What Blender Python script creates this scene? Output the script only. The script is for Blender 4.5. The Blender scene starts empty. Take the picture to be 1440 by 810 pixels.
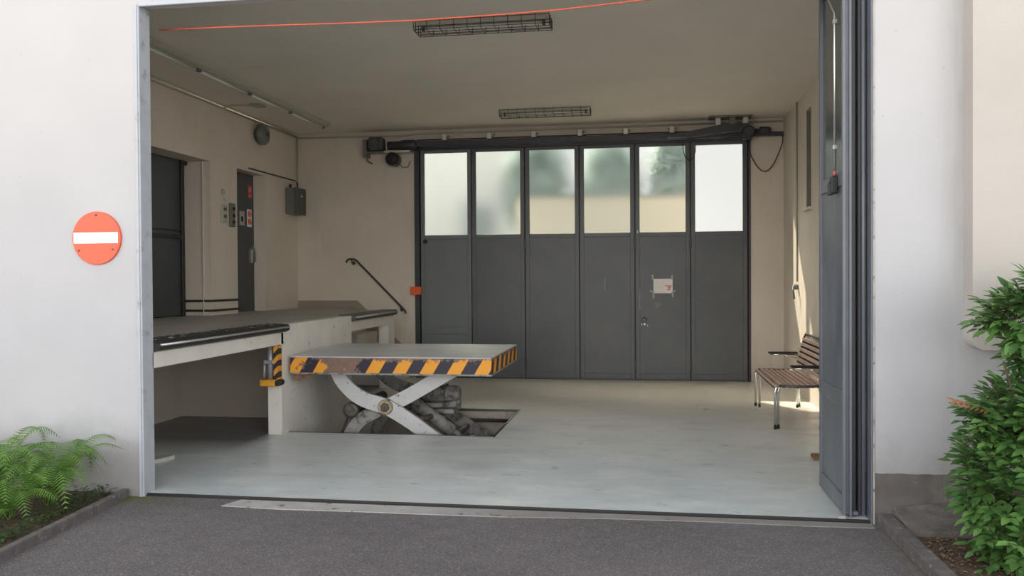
import bpy, math, random
from mathutils import Vector, Matrix
rnd = random.Random(7)
C = bpy.context.scene.collection
PI = math.pi

# ------------------------------------------------------------------ mesh builder
class MB:
    def __init__(s): s.v=[]; s.f=[]; s.sm=[]
    def add(s, vs, fs, smooth=False):
        o=len(s.v); s.v+= [tuple(v) for v in vs]
        for f in fs: s.f.append(tuple(i+o for i in f)); s.sm.append(smooth)
        return s
    def box(s,x0,x1,y0,y1,z0,z1):
        x0,x1=min(x0,x1),max(x0,x1); y0,y1=min(y0,y1),max(y0,y1); z0,z1=min(z0,z1),max(z0,z1)
        return s.add([(x0,y0,z0),(x1,y0,z0),(x1,y1,z0),(x0,y1,z0),(x0,y0,z1),(x1,y0,z1),(x1,y1,z1),(x0,y1,z1)],
          [(0,3,2,1),(4,5,6,7),(0,1,5,4),(1,2,6,5),(2,3,7,6),(3,0,4,7)])
    def bbox(s,x0,x1,y0,y1,z0,z1,b=.006):
        "box with chamfered edges"
        x0,x1=min(x0,x1),max(x0,x1); y0,y1=min(y0,y1),max(y0,y1); z0,z1=min(z0,z1),max(z0,z1)
        b=min(b,(x1-x0)*.45,(y1-y0)*.45,(z1-z0)*.45)
        vs=[]; idx={}
        for ix,X in enumerate((x0,x1)):
            for iy,Y in enumerate((y0,y1)):
                for iz,Z in enumerate((z0,z1)):
                    sx,sy,sz=(1-2*ix)*b,(1-2*iy)*b,(1-2*iz)*b
                    idx[ix,iy,iz,0]=len(vs); vs.append((X,Y+sy,Z+sz))
                    idx[ix,iy,iz,1]=len(vs); vs.append((X+sx,Y,Z+sz))
                    idx[ix,iy,iz,2]=len(vs); vs.append((X+sx,Y+sy,Z))
        fs=[]
        I=idx
        for k in (0,1):
            q=[I[k,0,0,0],I[k,1,0,0],I[k,1,1,0],I[k,0,1,0]]; fs.append(q if k else q[::-1])
            q=[I[0,k,0,1],I[1,k,0,1],I[1,k,1,1],I[0,k,1,1]]; fs.append(q[::-1] if k else q)
            q=[I[0,0,k,2],I[1,0,k,2],I[1,1,k,2],I[0,1,k,2]]; fs.append(q if k else q[::-1])
        for a in (0,1):
            for c in (0,1):
                fs.append([I[a,c,0,0],I[a,c,1,0],I[a,c,1,1],I[a,c,0,1]])
                fs.append([I[a,0,c,0],I[a,1,c,0],I[a,1,c,2],I[a,0,c,2]])
                fs.append([I[0,a,c,1],I[1,a,c,1],I[1,a,c,2],I[0,a,c,2]])
                for d in (0,1): fs.append([I[a,c,d,0],I[a,c,d,1],I[a,c,d,2]])
        return s.add(vs,fs)
    def tube(s,pts,r,n=8,closed=False,caps=True):
        pts=[Vector(p) for p in pts]; m=len(pts)
        rr=r if isinstance(r,(list,tuple)) else [r]*m
        vs=[]; up=None
        for i,p in enumerate(pts):
            if closed: t=(pts[(i+1)%m]-pts[i-1])
            else: t=(pts[min(i+1,m-1)]-pts[max(i-1,0)])
            t.normalize()
            if up is None:
                up=Vector((0,0,1)) if abs(t.z)<.9 else Vector((1,0,0))
            a=(up-t*up.dot(t)).normalized(); b=t.cross(a); up=a
            for k in range(n):
                th=2*PI*k/n; vs.append(p+(a*math.cos(th)+b*math.sin(th))*rr[i])
        fs=[]
        for i in range(m if closed else m-1):
            j=(i+1)%m
            for k in range(n): fs.append((i*n+k,i*n+(k+1)%n,j*n+(k+1)%n,j*n+k))
        s.add(vs,fs,True)
        if caps and not closed:
            o=len(s.v)-m*n
            s.f.append(tuple(o+k for k in range(n))[::-1]); s.sm.append(False)
            s.f.append(tuple(o+(m-1)*n+k for k in range(n))); s.sm.append(False)
        return s
    def cyl(s,p0,p1,r,n=20): return s.tube([p0,p1],r,n)
    def lathe(s,o,axis,prof,n=24):
        "prof: list of (dist along axis, radius)"
        o=Vector(o); ax=Vector(axis).normalized(); a=ax.orthogonal().normalized(); b=ax.cross(a); vs=[];fs=[]
        for d,r in prof:
            for k in range(n):
                th=2*PI*k/n; vs.append(o+ax*d+(a*math.cos(th)+b*math.sin(th))*max(r,1e-4))
        for i in range(len(prof)-1):
            for k in range(n): fs.append((i*n+k,i*n+(k+1)%n,(i+1)*n+(k+1)%n,(i+1)*n+k))
        s.add(vs,fs,True)
        oo=len(s.v)-len(prof)*n
        s.f.append(tuple(oo+k for k in range(n))[::-1]); s.sm.append(False)
        s.f.append(tuple(oo+(len(prof)-1)*n+k for k in range(n))); s.sm.append(False)
        return s
    def prism(s,poly,ax,t0,t1):
        "poly in the two other axes, extruded along axis ax"
        def P(a,b,t):
            return {'x':(t,a,b),'y':(a,t,b),'z':(a,b,t)}[ax]
        n=len(poly); vs=[P(a,b,t0) for a,b in poly]+[P(a,b,t1) for a,b in poly]
        fs=[tuple(range(n))[::-1],tuple(range(n,2*n))]+[(i,(i+1)%n,(i+1)%n+n,i+n) for i in range(n)]
        return s.add(vs,fs)
    def quad(s,a,b,c,d): return s.add([a,b,c,d],[(0,1,2,3)])

ORG={}
def link(o): C.objects.link(o); return o
def obj(name, mb, mat, parent=None, origin=None, bevel=0, recalc=True):
    if parent is not None:
        po=ORG.get(parent.name, Vector((0,0,0)))
    xs=[v[0] for v in mb.v]; ys=[v[1] for v in mb.v]; zs=[v[2] for v in mb.v]
    if origin is None:
        o=Vector(((min(xs)+max(xs))/2,(min(ys)+max(ys))/2,min(zs)))
    else: o=Vector(origin)
    me=bpy.data.meshes.new(name)
    me.from_pydata([(v[0]-o.x,v[1]-o.y,v[2]-o.z) for v in mb.v],[],mb.f)
    me.polygons.foreach_set('use_smooth',mb.sm)
    me.update()
    if recalc:
        import bmesh
        b=bmesh.new(); b.from_mesh(me); bmesh.ops.recalc_face_normals(b,faces=b.faces); b.to_mesh(me); b.free()
    if isinstance(mat,(list,tuple)):
        for m in mat: me.materials.append(m)
    else: me.materials.append(mat)
    ob=link(bpy.data.objects.new(name,me))
    if parent is not None:
        ob.parent=parent; ob.location=o-po
    else: ob.location=o
    ORG[ob.name]=o
    if bevel:
        md=ob.modifiers.new('bevel','BEVEL'); md.width=bevel; md.segments=2; md.limit_method='ANGLE'
    return ob
def thing(name,label,cat,loc,group=None):
    o=link(bpy.data.objects.new(name,None)); o.location=loc; o.empty_display_size=.1
    ORG[o.name]=Vector(loc); o['label']=label; o['category']=cat
    if group: o['group']=group
    return o
def tag(o,label,cat,group=None,kind=None):
    o['label']=label; o['category']=cat
    if group: o['group']=group
    if kind: o['kind']=kind
    return o
def struct(name,mb,mat,label=None,**k):
    o=obj(name,mb,mat,**k); o['kind']='structure'
    if label: o['label']=label
    return o
def sthing(name,loc,label=None):
    o=link(bpy.data.objects.new(name,None)); o.location=loc; o['kind']='structure'; ORG[o.name]=Vector(loc)
    if label: o['label']=label
    return o

# ------------------------------------------------------------------ materials
def nt(m):
    m.use_nodes=True; return m.node_tree
def simple(name,col,rough=.5,metal=0.,var=.08,scale=6.,bump=0.,bscale=60.,spec=None,dirt=None,dscale=3.,dlo=.5,dhi=.65,stretch=(1,1,1),coat=0):
    """base colour varied by world-space noise, optional second 'dirt' colour and bump"""
    m=bpy.data.materials.new(name); t=nt(m); n=t.nodes; l=t.links; b=n['Principled BSDF']
    b.inputs['Roughness'].default_value=rough; b.inputs['Metallic'].default_value=metal
    if spec is not None: b.inputs['Specular IOR Level'].default_value=spec
    if coat: b.inputs['Coat Weight'].default_value=coat; b.inputs['Coat Roughness'].default_value=.2
    g=n.new('ShaderNodeNewGeometry'); mp=n.new('ShaderNodeMapping'); mp.inputs['Scale'].default_value=stretch
    l.new(g.outputs['Position'],mp.inputs['Vector'])
    no=n.new('ShaderNodeTexNoise'); no.inputs['Scale'].default_value=scale; no.inputs['Detail'].default_value=6
    l.new(mp.outputs[0],no.inputs['Vector'])
    r=n.new('ShaderNodeValToRGB'); e=r.color_ramp.elements
    e[0].position=.3; e[1].position=.7
    e[0].color=tuple(c*(1-var) for c in col)+(1,); e[1].color=tuple(min(1,c*(1+var)) for c in col)+(1,)
    l.new(no.outputs['Fac'],r.inputs[0]); out=r.outputs[0]
    if dirt:
        n2=n.new('ShaderNodeTexNoise'); n2.inputs['Scale'].default_value=dscale; n2.inputs['Detail'].default_value=8; n2.inputs['Roughness'].default_value=.65
        l.new(mp.outputs[0],n2.inputs['Vector'])
        mr=n.new('ShaderNodeMapRange'); mr.inputs[1].default_value=dlo; mr.inputs[2].default_value=dhi
        l.new(n2.outputs['Fac'],mr.inputs[0])
        mx=n.new('ShaderNodeMix'); mx.data_type='RGBA'; mx.inputs[7].default_value=tuple(dirt)+(1,)
        l.new(mr.outputs[0],mx.inputs[0]); l.new(out,mx.inputs[6]); out=mx.outputs[2]
    l.new(out,b.inputs['Base Color'])
    if bump:
        n3=n.new('ShaderNodeTexNoise'); n3.inputs['Scale'].default_value=bscale; n3.inputs['Detail'].default_value=4
        l.new(g.outputs['Position'],n3.inputs['Vector'])
        bp=n.new('ShaderNodeBump'); bp.inputs['Strength'].default_value=bump; bp.inputs['Distance'].default_value=.01
        l.new(n3.outputs['Fac'],bp.inputs['Height']); l.new(bp.outputs[0],b.inputs['Normal'])
    m['out']=1
    return m
class N:
    "little node helper"
    def __init__(s,m): s.t=nt(m); s.n=s.t.nodes; s.l=s.t.links; s.b=s.n.get('Principled BSDF')
    def pos(s):
        g=s.n.new('ShaderNodeNewGeometry'); return g.outputs['Position']
    def sep(s,v):
        x=s.n.new('ShaderNodeSeparateXYZ'); s.l.new(v,x.inputs[0]); return x.outputs
    def math(s,op,a,b=None,c=None,clamp=False):
        x=s.n.new('ShaderNodeMath'); x.operation=op; x.use_clamp=clamp
        for i,q in enumerate((a,b,c)):
            if q is None: continue
            if isinstance(q,(int,float)): x.inputs[i].default_value=q
            else: s.l.new(q,x.inputs[i])
        return x.outputs[0]
    def rng(s,v,a,b,c=0,d=1,smooth=False):
        x=s.n.new('ShaderNodeMapRange'); x.interpolation_type='SMOOTHSTEP' if smooth else 'LINEAR'
        for i,q in enumerate((a,b,c,d)): x.inputs[i+1].default_value=q
        s.l.new(v,x.inputs[0]); return x.outputs[0]
    def noise(s,v,scale,detail=5,rough=.5,stretch=None):
        if stretch:
            mp=s.n.new('ShaderNodeMapping'); mp.inputs['Scale'].default_value=stretch; s.l.new(v,mp.inputs['Vector']); v=mp.outputs[0]
        x=s.n.new('ShaderNodeTexNoise'); x.inputs['Scale'].default_value=scale; x.inputs['Detail'].default_value=detail; x.inputs['Roughness'].default_value=rough
        s.l.new(v,x.inputs['Vector']); return x.outputs['Fac']
    def mix(s,f,a,b):
        x=s.n.new('ShaderNodeMix'); x.data_type='RGBA'
        if isinstance(f,(int,float)): x.inputs[0].default_value=f
        else: s.l.new(f,x.inputs[0])
        for i,q in ((6,a),(7,b)):
            if isinstance(q,tuple): x.inputs[i].default_value=q+(1,)
            else: s.l.new(q,x.inputs[i])
        return x.outputs[2]
    def bump(s,h,st,dist=.01):
        x=s.n.new('ShaderNodeBump'); x.inputs['Strength'].default_value=st; x.inputs['Distance'].default_value=dist
        s.l.new(h,x.inputs['Height']); s.l.new(x.outputs[0],s.b.inputs['Normal'])
    def base(s,c):
        if isinstance(c,tuple): s.b.inputs['Base Color'].default_value=c+(1,)
        else: s.l.new(c,s.b.inputs['Base Color'])

def facade_mat():
    m=bpy.data.materials.new('white_render'); k=N(m); p=k.pos(); x,y,z=k.sep(p)
    n1=k.noise(p,2.2,6); c=k.mix(k.rng(n1,.3,.7),(.452,.455,.478),(.49,.492,.515))
    # warmer up high
    c=k.mix(k.rng(z,1.2,3.2,0,.5),c,(.53,.515,.495))
    # grey damp band near the ground
    n2=k.noise(p,3.5,6,.6)
    zz=k.math('ADD',z,k.math('MULTIPLY',n2,-.45))
    c=k.mix(k.rng(zz,-.12,.36,.85,0,True),c,(.27,.255,.245))
    # painted dark plinth on the right
    right=k.math('GREATER_THAN',x,1.0)
    edge=k.math('LESS_THAN',k.math('ADD',z,k.math('MULTIPLY',k.noise(p,9,4),.03)),.315)
    c=k.mix(k.math('MULTIPLY',k.math('MULTIPLY',right,edge),.95),c,k.mix(k.rng(k.noise(p,6,5),.35,.65),(.10,.085,.078),(.155,.14,.13)))
    # dark streaks running down beside the raised panel on the right
    ns=k.noise(p,7,5,.6,(3,1,.35))
    near=k.rng(k.math('ABSOLUTE',k.math('SUBTRACT',x,1.86)),0,.22,1,0,True)
    c=k.mix(k.math('MULTIPLY',k.math('MULTIPLY',near,right),k.rng(ns,.35,.65,.1,.6)),c,(.40,.39,.38))
    # chipped plaster along the left door jamb
    n3=k.noise(p,14,5,.6); near=k.rng(k.math('ABSOLUTE',k.math('SUBTRACT',x,-3.465)),.0,.07,1,0)
    near=k.math('MULTIPLY',near,k.rng(k.math('ABSOLUTE',k.math('SUBTRACT',z,1.15)),.15,.5,1,0))
    f=k.rng(k.math('ADD',k.math('MULTIPLY',near,.33),n3),.68,.72)
    c=k.mix(f,c,(.42,.40,.37))
    k.base(c); k.b.inputs['Roughness'].default_value=.85
    k.bump(k.noise(p,90,5,.6),.25,.006); return m
def asphalt_mat():
    m=bpy.data.materials.new('asphalt'); k=N(m); p=k.pos()
    n1=k.noise(p,1.1,5,.6); c=k.mix(k.rng(n1,.35,.7),(.128,.112,.115),(.175,.157,.158))
    v=k.noise(p,95,3,.8); c=k.mix(k.rng(v,.5,.68,0,.9),c,(.34,.32,.315))
    v=k.noise(p,9,5,.7); c=k.mix(k.rng(v,.5,.7,0,.35),c,(.09,.078,.08))
    v=k.noise(p,110,3,.8); c=k.mix(k.rng(v,.5,.35,0,.6),c,(.06,.055,.058))
    vo=k.n.new('ShaderNodeTexVoronoi'); vo.inputs['Scale'].default_value=22; k.l.new(p,vo.inputs['Vector'])
    c=k.mix(k.rng(vo.outputs['Distance'],.06,.12,.9,0),c,(.36,.34,.32))
    # mossy joint near the wall on the left
    x,y,z=k.sep(p)
    mo=k.math('MULTIPLY',k.rng(x,-3.0,-3.45),k.rng(y,5.05,5.3)); mo=k.math('MULTIPLY',mo,k.rng(k.noise(p,12,4),.4,.6))
    c=k.mix(mo,c,(.12,.13,.03))
    k.base(c); k.b.inputs['Roughness'].default_value=.9
    k.bump(k.noise(p,140,4,.7),.6,.006); return m
def floor_mat():
    m=bpy.data.materials.new('painted_concrete_floor'); k=N(m); p=k.pos(); x,y,z=k.sep(p)
    n1=k.noise(p,.9,6,.6); c=k.mix(k.rng(n1,.3,.7),(.57,.625,.635),(.68,.73,.735))
    c=k.mix(k.rng(y,6.3,8.6,0,.85,True),c,(.86,.87,.84))  # mid floor lifted in the colour to stand in for light
    n2=k.noise(p,2.5,7,.65,(1,1.8,1)); c=k.mix(k.rng(n2,.48,.68,0,.6),c,(.84,.84,.81)); c=k.mix(k.rng(k.noise(p,1.7,6,.65,(1,2.2,1)),.5,.68,0,.35),c,(.40,.42,.42))
    c=k.mix(k.math('MULTIPLY',k.rng(y,8.0,10.8,0,.8),1.0),c,(.82,.76,.66))       # browner to the back, brightened in the colour for missing window light
    n3=k.noise(p,5,6,.6,(1,5,1)); c=k.mix(k.rng(n3,.63,.69,0,.6),c,(.15,.155,.155))  # dark scuffs running across
    n4=k.noise(p,16,4,.6,(1,3,1)); c=k.mix(k.rng(n4,.72,.76,0,.6),c,(.12,.12,.12))
    # bright scratch
    d=k.math('ABSOLUTE',k.math('SUBTRACT',k.math('ADD',k.math('MULTIPLY',x,.42),6.52),y))
    seg=k.math('MULTIPLY',k.rng(x,-.3,.1),k.rng(x,1.05,.75))
    c=k.mix(k.math('MULTIPLY',k.rng(d,.0,.02,.5,0),seg),c,(.75,.77,.77))
    # darker floor under the platform
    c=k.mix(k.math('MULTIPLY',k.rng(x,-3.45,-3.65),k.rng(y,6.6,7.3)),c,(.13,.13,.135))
    # black edge along the threshold
    k.base(c); k.l.new(k.rng(n2,.3,.7,.26,.42),k.b.inputs['Roughness'])
    k.bump(k.noise(p,25,4),.06,.01); return m
def cream_mat(name,lo,hi,dado=False):
    m=bpy.data.materials.new(name); k=N(m); p=k.pos(); x,y,z=k.sep(p)
    n1=k.noise(p,1.3,6,.55); c=k.mix(k.rng(n1,.3,.7),lo,hi)
    ns=k.noise(p,4,6,.6,(1,1,.25)); c=k.mix(k.rng(ns,.55,.75,0,.22),c,(.36,.31,.25))
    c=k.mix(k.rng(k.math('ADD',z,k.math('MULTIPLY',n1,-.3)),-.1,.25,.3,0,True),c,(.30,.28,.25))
    if dado:   # brown painted skirting that drops down with the stair
        top=k.math('MINIMUM',1.16,k.math('SUBTRACT',1.16,k.math('MULTIPLY',k.math('ADD',x,4.33),.95)))
        f=k.math('MULTIPLY',k.math('LESS_THAN',z,top),k.math('LESS_THAN',x,-3.44))
        c=k.mix(k.math('MULTIPLY',f,.85),c,(.25,.205,.165))
    k.base(c); k.b.inputs['Roughness'].default_value=.8
    k.bump(k.noise(p,60,4),.12,.006); return m
def hazard_mat():
    m=bpy.data.materials.new('worn_hazard_stripes'); k=N(m); p=k.pos(); x,y,z=k.sep(p)
    u=k.math('SUBTRACT',k.math('ADD',x,y),k.math('MULTIPLY',k.math('SUBTRACT',z,.585),.60))
    s=k.math('FRACT',k.math('DIVIDE',k.math('ADD',u,-5.57),.266))
    st=k.math('GREATER_THAN',s,.5)
    c=k.mix(st,(.78,.33,.025),(.022,.02,.035))
    n1=k.noise(p,22,7,.72); top=k.rng(z,.66,.745,-.14,.20)
    gap=k.rng(k.math('ABSOLUTE',k.math('SUBTRACT',x,-2.90)),.12,.22,.35,0)
    side=k.math('GREATER_THAN',x,-3.2)
    f=k.rng(k.math('ADD',n1,k.math('MULTIPLY',k.math('ADD',top,gap),side)),.55,.60)
    rust=k.mix(k.rng(k.noise(p,45,5,.7),.42,.6),(.15,.125,.115),(.27,.13,.08))
    c=k.mix(f,c,rust)
    k.base(c); k.b.inputs['Roughness'].default_value=.55; return m
def plain_stripes(name,ax,per,a,b):
    m=bpy.data.materials.new(name); k=N(m); p=k.pos(); o=k.sep(p)
    s=k.math('FRACT',k.math('DIVIDE',k.math('SUBTRACT',o[2],k.math('MULTIPLY',o[ax],1.0)),per))
    c=k.mix(k.math('GREATER_THAN',s,.5),a,b); c=k.mix(k.rng(k.noise(p,30,5,.7),.6,.66),c,(.16,.10,.07))
    k.base(c); k.b.inputs['Roughness'].default_value=.6; return m
def wood_mat(name,a,b):
    m=bpy.data.materials.new(name); k=N(m); p=k.pos()
    n=k.noise(p,30,6,.6,(2,.12,2)); c=k.mix(k.rng(n,.3,.7),a,b); k.base(c)
    k.b.inputs['Roughness'].default_value=.45; k.bump(n,.15,.004); return m
def leaf_mat(name,a,b,c2,rough=.5,scale=9):
    m=bpy.data.materials.new(name); k=N(m); p=k.pos()
    c=k.mix(k.rng(k.noise(p,scale,4),.3,.7),a,b)
    c=k.mix(k.rng(k.noise(p,scale*3,3),.6,.75,0,.7),c,c2)
    k.base(c); k.b.inputs['Roughness'].default_value=rough
    tr=k.n.new('ShaderNodeBsdfTranslucent'); k.l.new(c,tr.inputs[0])
    mx=k.n.new('ShaderNodeMixShader'); mx.inputs[0].default_value=.3
    out=k.n['Material Output']; k.l.new(k.b.outputs[0],mx.inputs[1]); k.l.new(tr.outputs[0],mx.inputs[2]); k.l.new(mx.outputs[0],out.inputs[0])
    return m
def glass_mat(name,clear=0.0,rough=.5,tint=(.93,.97,.95)):
    m=bpy.data.materials.new(name); k=N(m); k.n.remove(k.b)
    g=k.n.new('ShaderNodeBsdfRefraction'); g.inputs['Color'].default_value=tint+(1,); g.inputs['Roughness'].default_value=rough; g.inputs['IOR'].default_value=1.35
    p=k.pos(); out=k.n['Material Output']
    gl=k.n.new('ShaderNodeBsdfGlossy'); gl.inputs['Roughness'].default_value=.25
    m1=k.n.new('ShaderNodeMixShader'); m1.inputs[0].default_value=.06; k.l.new(g.outputs[0],m1.inputs[1]); k.l.new(gl.outputs[0],m1.inputs[2])
    t=k.n.new('ShaderNodeBsdfTransparent'); m2=k.n.new('ShaderNodeMixShader'); m2.inputs[0].default_value=clear
    k.l.new(m1.outputs[0],m2.inputs[1]); k.l.new(t.outputs[0],m2.inputs[2]); k.l.new(m2.outputs[0],out.inputs[0])
    return m

M={}
M['facade']=facade_mat(); M['asphalt']=asphalt_mat(); M['floor']=floor_mat()
M['cream']=cream_mat('cream_wall_paint',(.62,.56,.47),(.68,.62,.53))
M['creamb']=cream_mat('cream_back_wall_paint',(.60,.535,.45),(.66,.595,.51),True)
M['ceil']=simple('ceiling_paint',(.76,.72,.65),.85,var=.04,scale=1.2)
M['conc']=simple('painted_concrete',(.68,.655,.60),.75,var=.08,scale=3,dirt=(.20,.19,.18),dscale=9,dlo=.62,dhi=.72,bump=.15,bscale=50)
M['platform']=simple('platform_floor',(.42,.405,.37),.55,var=.1,scale=2,dirt=(.30,.285,.255),dscale=4,dlo=.55,dhi=.75,bump=.06,bscale=30)
M['kerb']=simple('kerb_concrete',(.135,.12,.118),.9,var=.2,scale=14,bump=.5,bscale=90,dirt=(.30,.28,.26),dscale=20,dlo=.58,dhi=.7)
M['apron']=simple('threshold_concrete',(.42,.40,.375),.85,var=.15,scale=8,dirt=(.13,.12,.12),dscale=11,dlo=.56,dhi=.64,bump=.3,bscale=80)
def apron_mat():
    m=bpy.data.materials.new('threshold_strip'); k=N(m); p=k.pos(); x,y,z=k.sep(p)
    c=k.mix(k.rng(k.noise(p,8,6,.6),.3,.7),(.40,.385,.37),(.50,.485,.46)); c=k.mix(k.rng(k.noise(p,11,6,.6),.62,.68),c,(.14,.125,.12))
    f=k.math('MULTIPLY',k.rng(x,-1.6,-.7,0,.62),1.0); c=k.mix(f,c,(.17,.15,.145)); c=k.mix(k.rng(k.noise(p,4,6,.7),.58,.68,0,.7),c,k.mix(f,c,(.16,.145,.14)))
    k.base(c); k.b.inputs['Roughness'].default_value=.85; k.bump(k.noise(p,80,4),.3,.006); return m
M['apronstrip']=apron_mat()
M['slab']=simple('concrete_slab',(.165,.145,.13),.9,var=.15,scale=10,bump=.4,bscale=70,dirt=(.09,.078,.065),dscale=8,dlo=.5,dhi=.7)
M['soil']=simple('soil',(.10,.065,.045),.95,var=.4,scale=25,bump=1.,bscale=45,dirt=(.22,.15,.10),dscale=40,dlo=.56,dhi=.66)
M['leafgrey']=simple('dark_grey_door_paint',(.078,.086,.092),.42,var=.08,scale=2.5,dirt=(.105,.10,.095),dscale=2.2,dlo=.5,dhi=.75)
M['leafpale']=simple('pale_grey_door_paint',(.145,.163,.168),.45,var=.06,scale=2.5,dirt=(.17,.17,.165),dscale=5,dlo=.55,dhi=.75)
M['frame']=simple('dark_frame_paint',(.042,.042,.052),.45,var=.12,scale=5)
M['frontleaf']=simple('weathered_blue_grey_steel',(.13,.145,.165),.42,var=.12,scale=2,dirt=(.20,.22,.24),dscale=3,dlo=.5,dhi=.7,stretch=(1,1,.4))
M['stile']=simple('blue_grey_steel_frame',(.135,.148,.175),.4,var=.1,scale=6)
M['jamb']=simple('galvanised_jamb',(.42,.45,.50),.45,var=.08,scale=6,dirt=(.30,.31,.33),dscale=9,dlo=.58,dhi=.68)
M['darkdoor']=simple('anthracite_door',(.055,.062,.066),.38,var=.08,scale=3)
M['blackrub']=simple('black_rubber',(.02,.02,.021),.6,var=.2,scale=20)
M['checker']=simple('dirty_tread_plate',(.06,.058,.055),.35,metal=.4,var=.3,scale=30,dirt=(.42,.41,.38),dscale=18,dlo=.56,dhi=.64,stretch=(1,1,1))
M['steel']=simple('bright_steel',(.62,.61,.58),.32,metal=.85,var=.1,scale=20)
M['darksteel']=simple('dark_steel',(.10,.10,.10),.45,metal=.6,var=.2,scale=15)
M['deck']=simple('scuffed_steel_deck',(.54,.555,.57),.38,metal=.05,var=.12,scale=3,dirt=(.60,.61,.61),dscale=2.4,dlo=.45,dhi=.7,bump=.05,bscale=20)
M['hazard']=hazard_mat()
M['arm']=simple('chipped_white_paint',(.52,.52,.525),.5,var=.06,scale=9,dirt=(.12,.10,.09),dscale=19,dlo=.62,dhi=.66,bump=.2,bscale=40)
M['armdirty']=simple('dirty_grey_paint',(.27,.265,.25),.6,var=.2,scale=8,dirt=(.09,.08,.07),dscale=14,dlo=.5,dhi=.62)
M['grease']=simple('greasy_steel',(.11,.095,.08),.5,metal=.4,var=.35,scale=25)
M['oil']=simple('oily_dark_metal',(.045,.042,.04),.5,metal=.3,var=.3,scale=18)
M['pitwall']=simple('pit_concrete',(.50,.45,.39),.85,var=.15,scale=5,dirt=(.24,.21,.18),dscale=5,dlo=.5,dhi=.66)
M['brass']=simple('greasy_pin_metal',(.32,.27,.19),.45,metal=.5,var=.25,scale=30)
M['chrome']=simple('chrome_tube',(.66,.66,.66),.16,metal=1,var=.03)
M['blackplastic']=simple('black_plastic',(.014,.014,.016),.38,var=.1)
M['slat']=wood_mat('weathered_wood_slat',(.50,.32,.25),(.80,.58,.49))
M['whiteplastic']=simple('white_enamel',(.60,.60,.55),.4,var=.05,scale=6)
M['beigepaint']=simple('beige_enamel',(.44,.43,.36),.5,var=.05)
M['tube']=simple('opal_lamp_tube',(.72,.72,.68),.25,var=.02)
M['wire']=simple('dark_wire',(.06,.055,.05),.5,metal=.3,var=.1)
M['cabinet']=simple('grey_green_enamel',(.15,.16,.14),.4,var=.08,scale=8)
M['cabdark']=simple('dark_grey_enamel',(.085,.085,.08),.45,var=.08,scale=8)
M['red']=simple('sign_red',(.80,.095,.035),.4,var=.03,scale=4)
M['white']=simple('sign_white',(.92,.92,.92),.4,var=.01)
M['orange']=simple('orange_plastic',(.80,.13,.03),.45,var=.05)
M['orangecord']=simple('orange_cord',(.62,.12,.06),.5,var=.03)
M['paper']=simple('paper',(.80,.75,.73),.8,var=.03)
M['tape']=simple('packing_tape',(.30,.29,.27),.3,var=.1,scale=30)
M['redink']=simple('red_ink',(.55,.12,.14),.6)
M['greyink']=simple('grey_ink',(.55,.52,.52),.6)
M['blackink']=simple('black_ink',(.02,.02,.02),.6)
M['yellow']=simple('yellow_paint',(.72,.34,.03),.5,var=.12,scale=20,dirt=(.2,.11,.04),dscale=22,dlo=.58,dhi=.64)
M['bstripe']=plain_stripes('yellow_black_bumper_stripes',0,.11,(.70,.30,.03),(.03,.025,.03))
M['pipe']=simple('grey_pipe',(.33,.33,.35),.4,metal=.3,var=.1,scale=20)
M['fern']=leaf_mat('fern_green',(.11,.23,.04),(.20,.37,.07),(.30,.47,.12),.5,7)
M['shrub']=leaf_mat('shrub_leaf',(.05,.135,.035),(.15,.31,.08),(.28,.46,.17),.42,8)
M['shrublight']=leaf_mat('shrub_new_leaf',(.16,.35,.08),(.26,.48,.14),(.34,.50,.20),.42,8)
M['shrubred']=leaf_mat('shrub_red_leaf',(.28,.14,.05),(.36,.15,.07),(.22,.24,.06),.45,12)
M['twig']=simple('twig_bark',(.09,.06,.035),.8,var=.3,scale=30)
M['ivy']=leaf_mat('ground_cover_leaf',(.035,.075,.02),(.07,.13,.035),(.13,.19,.06),.5,12)
M['litter']=simple('dry_leaf',(.26,.17,.10),.8,var=.35,scale=60)
M['wedge']=simple('pale_concrete_offcut',(.50,.48,.44),.85,var=.15,scale=15)
M['brown']=simple('brown_board',(.22,.12,.06),.7,var=.2,scale=30)
M['strip']=simple('door_strip_black',(.03,.027,.025),.5)
M['frost']=glass_mat('frosted_glass',0,.34,(.83,.87,.85))
M['frostclear']=glass_mat('thin_frosted_glass',.22,.30,(.90,.92,.89))
M['wallglass']=simple('dusty_door_glass',(.07,.078,.075),.16,var=.15,scale=2)
M['yardwall']=simple('cream_yard_building',(.52,.50,.42),.8,var=.04,scale=1)
M['whitewall']=simple('white_yard_building',(.50,.515,.505),.8,var=.03,scale=1)
M['greypost']=simple('pale_blue_grey',(.19,.235,.25),.7,var=.05)
M['tree']=leaf_mat('tree_leaf',(.40,.50,.48),(.48,.58,.55),(.52,.60,.57),.6,3)
M['paving']=simple('pale_paving',(.26,.255,.24),.9,var=.1,scale=2)

# ------------------------------------------------------------------ constants (metres)
YF=5.35; YB=12.2; XL=-5.28; XR=1.9; ZC=3.7; PZ=1.05; PE=-3.46

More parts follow.
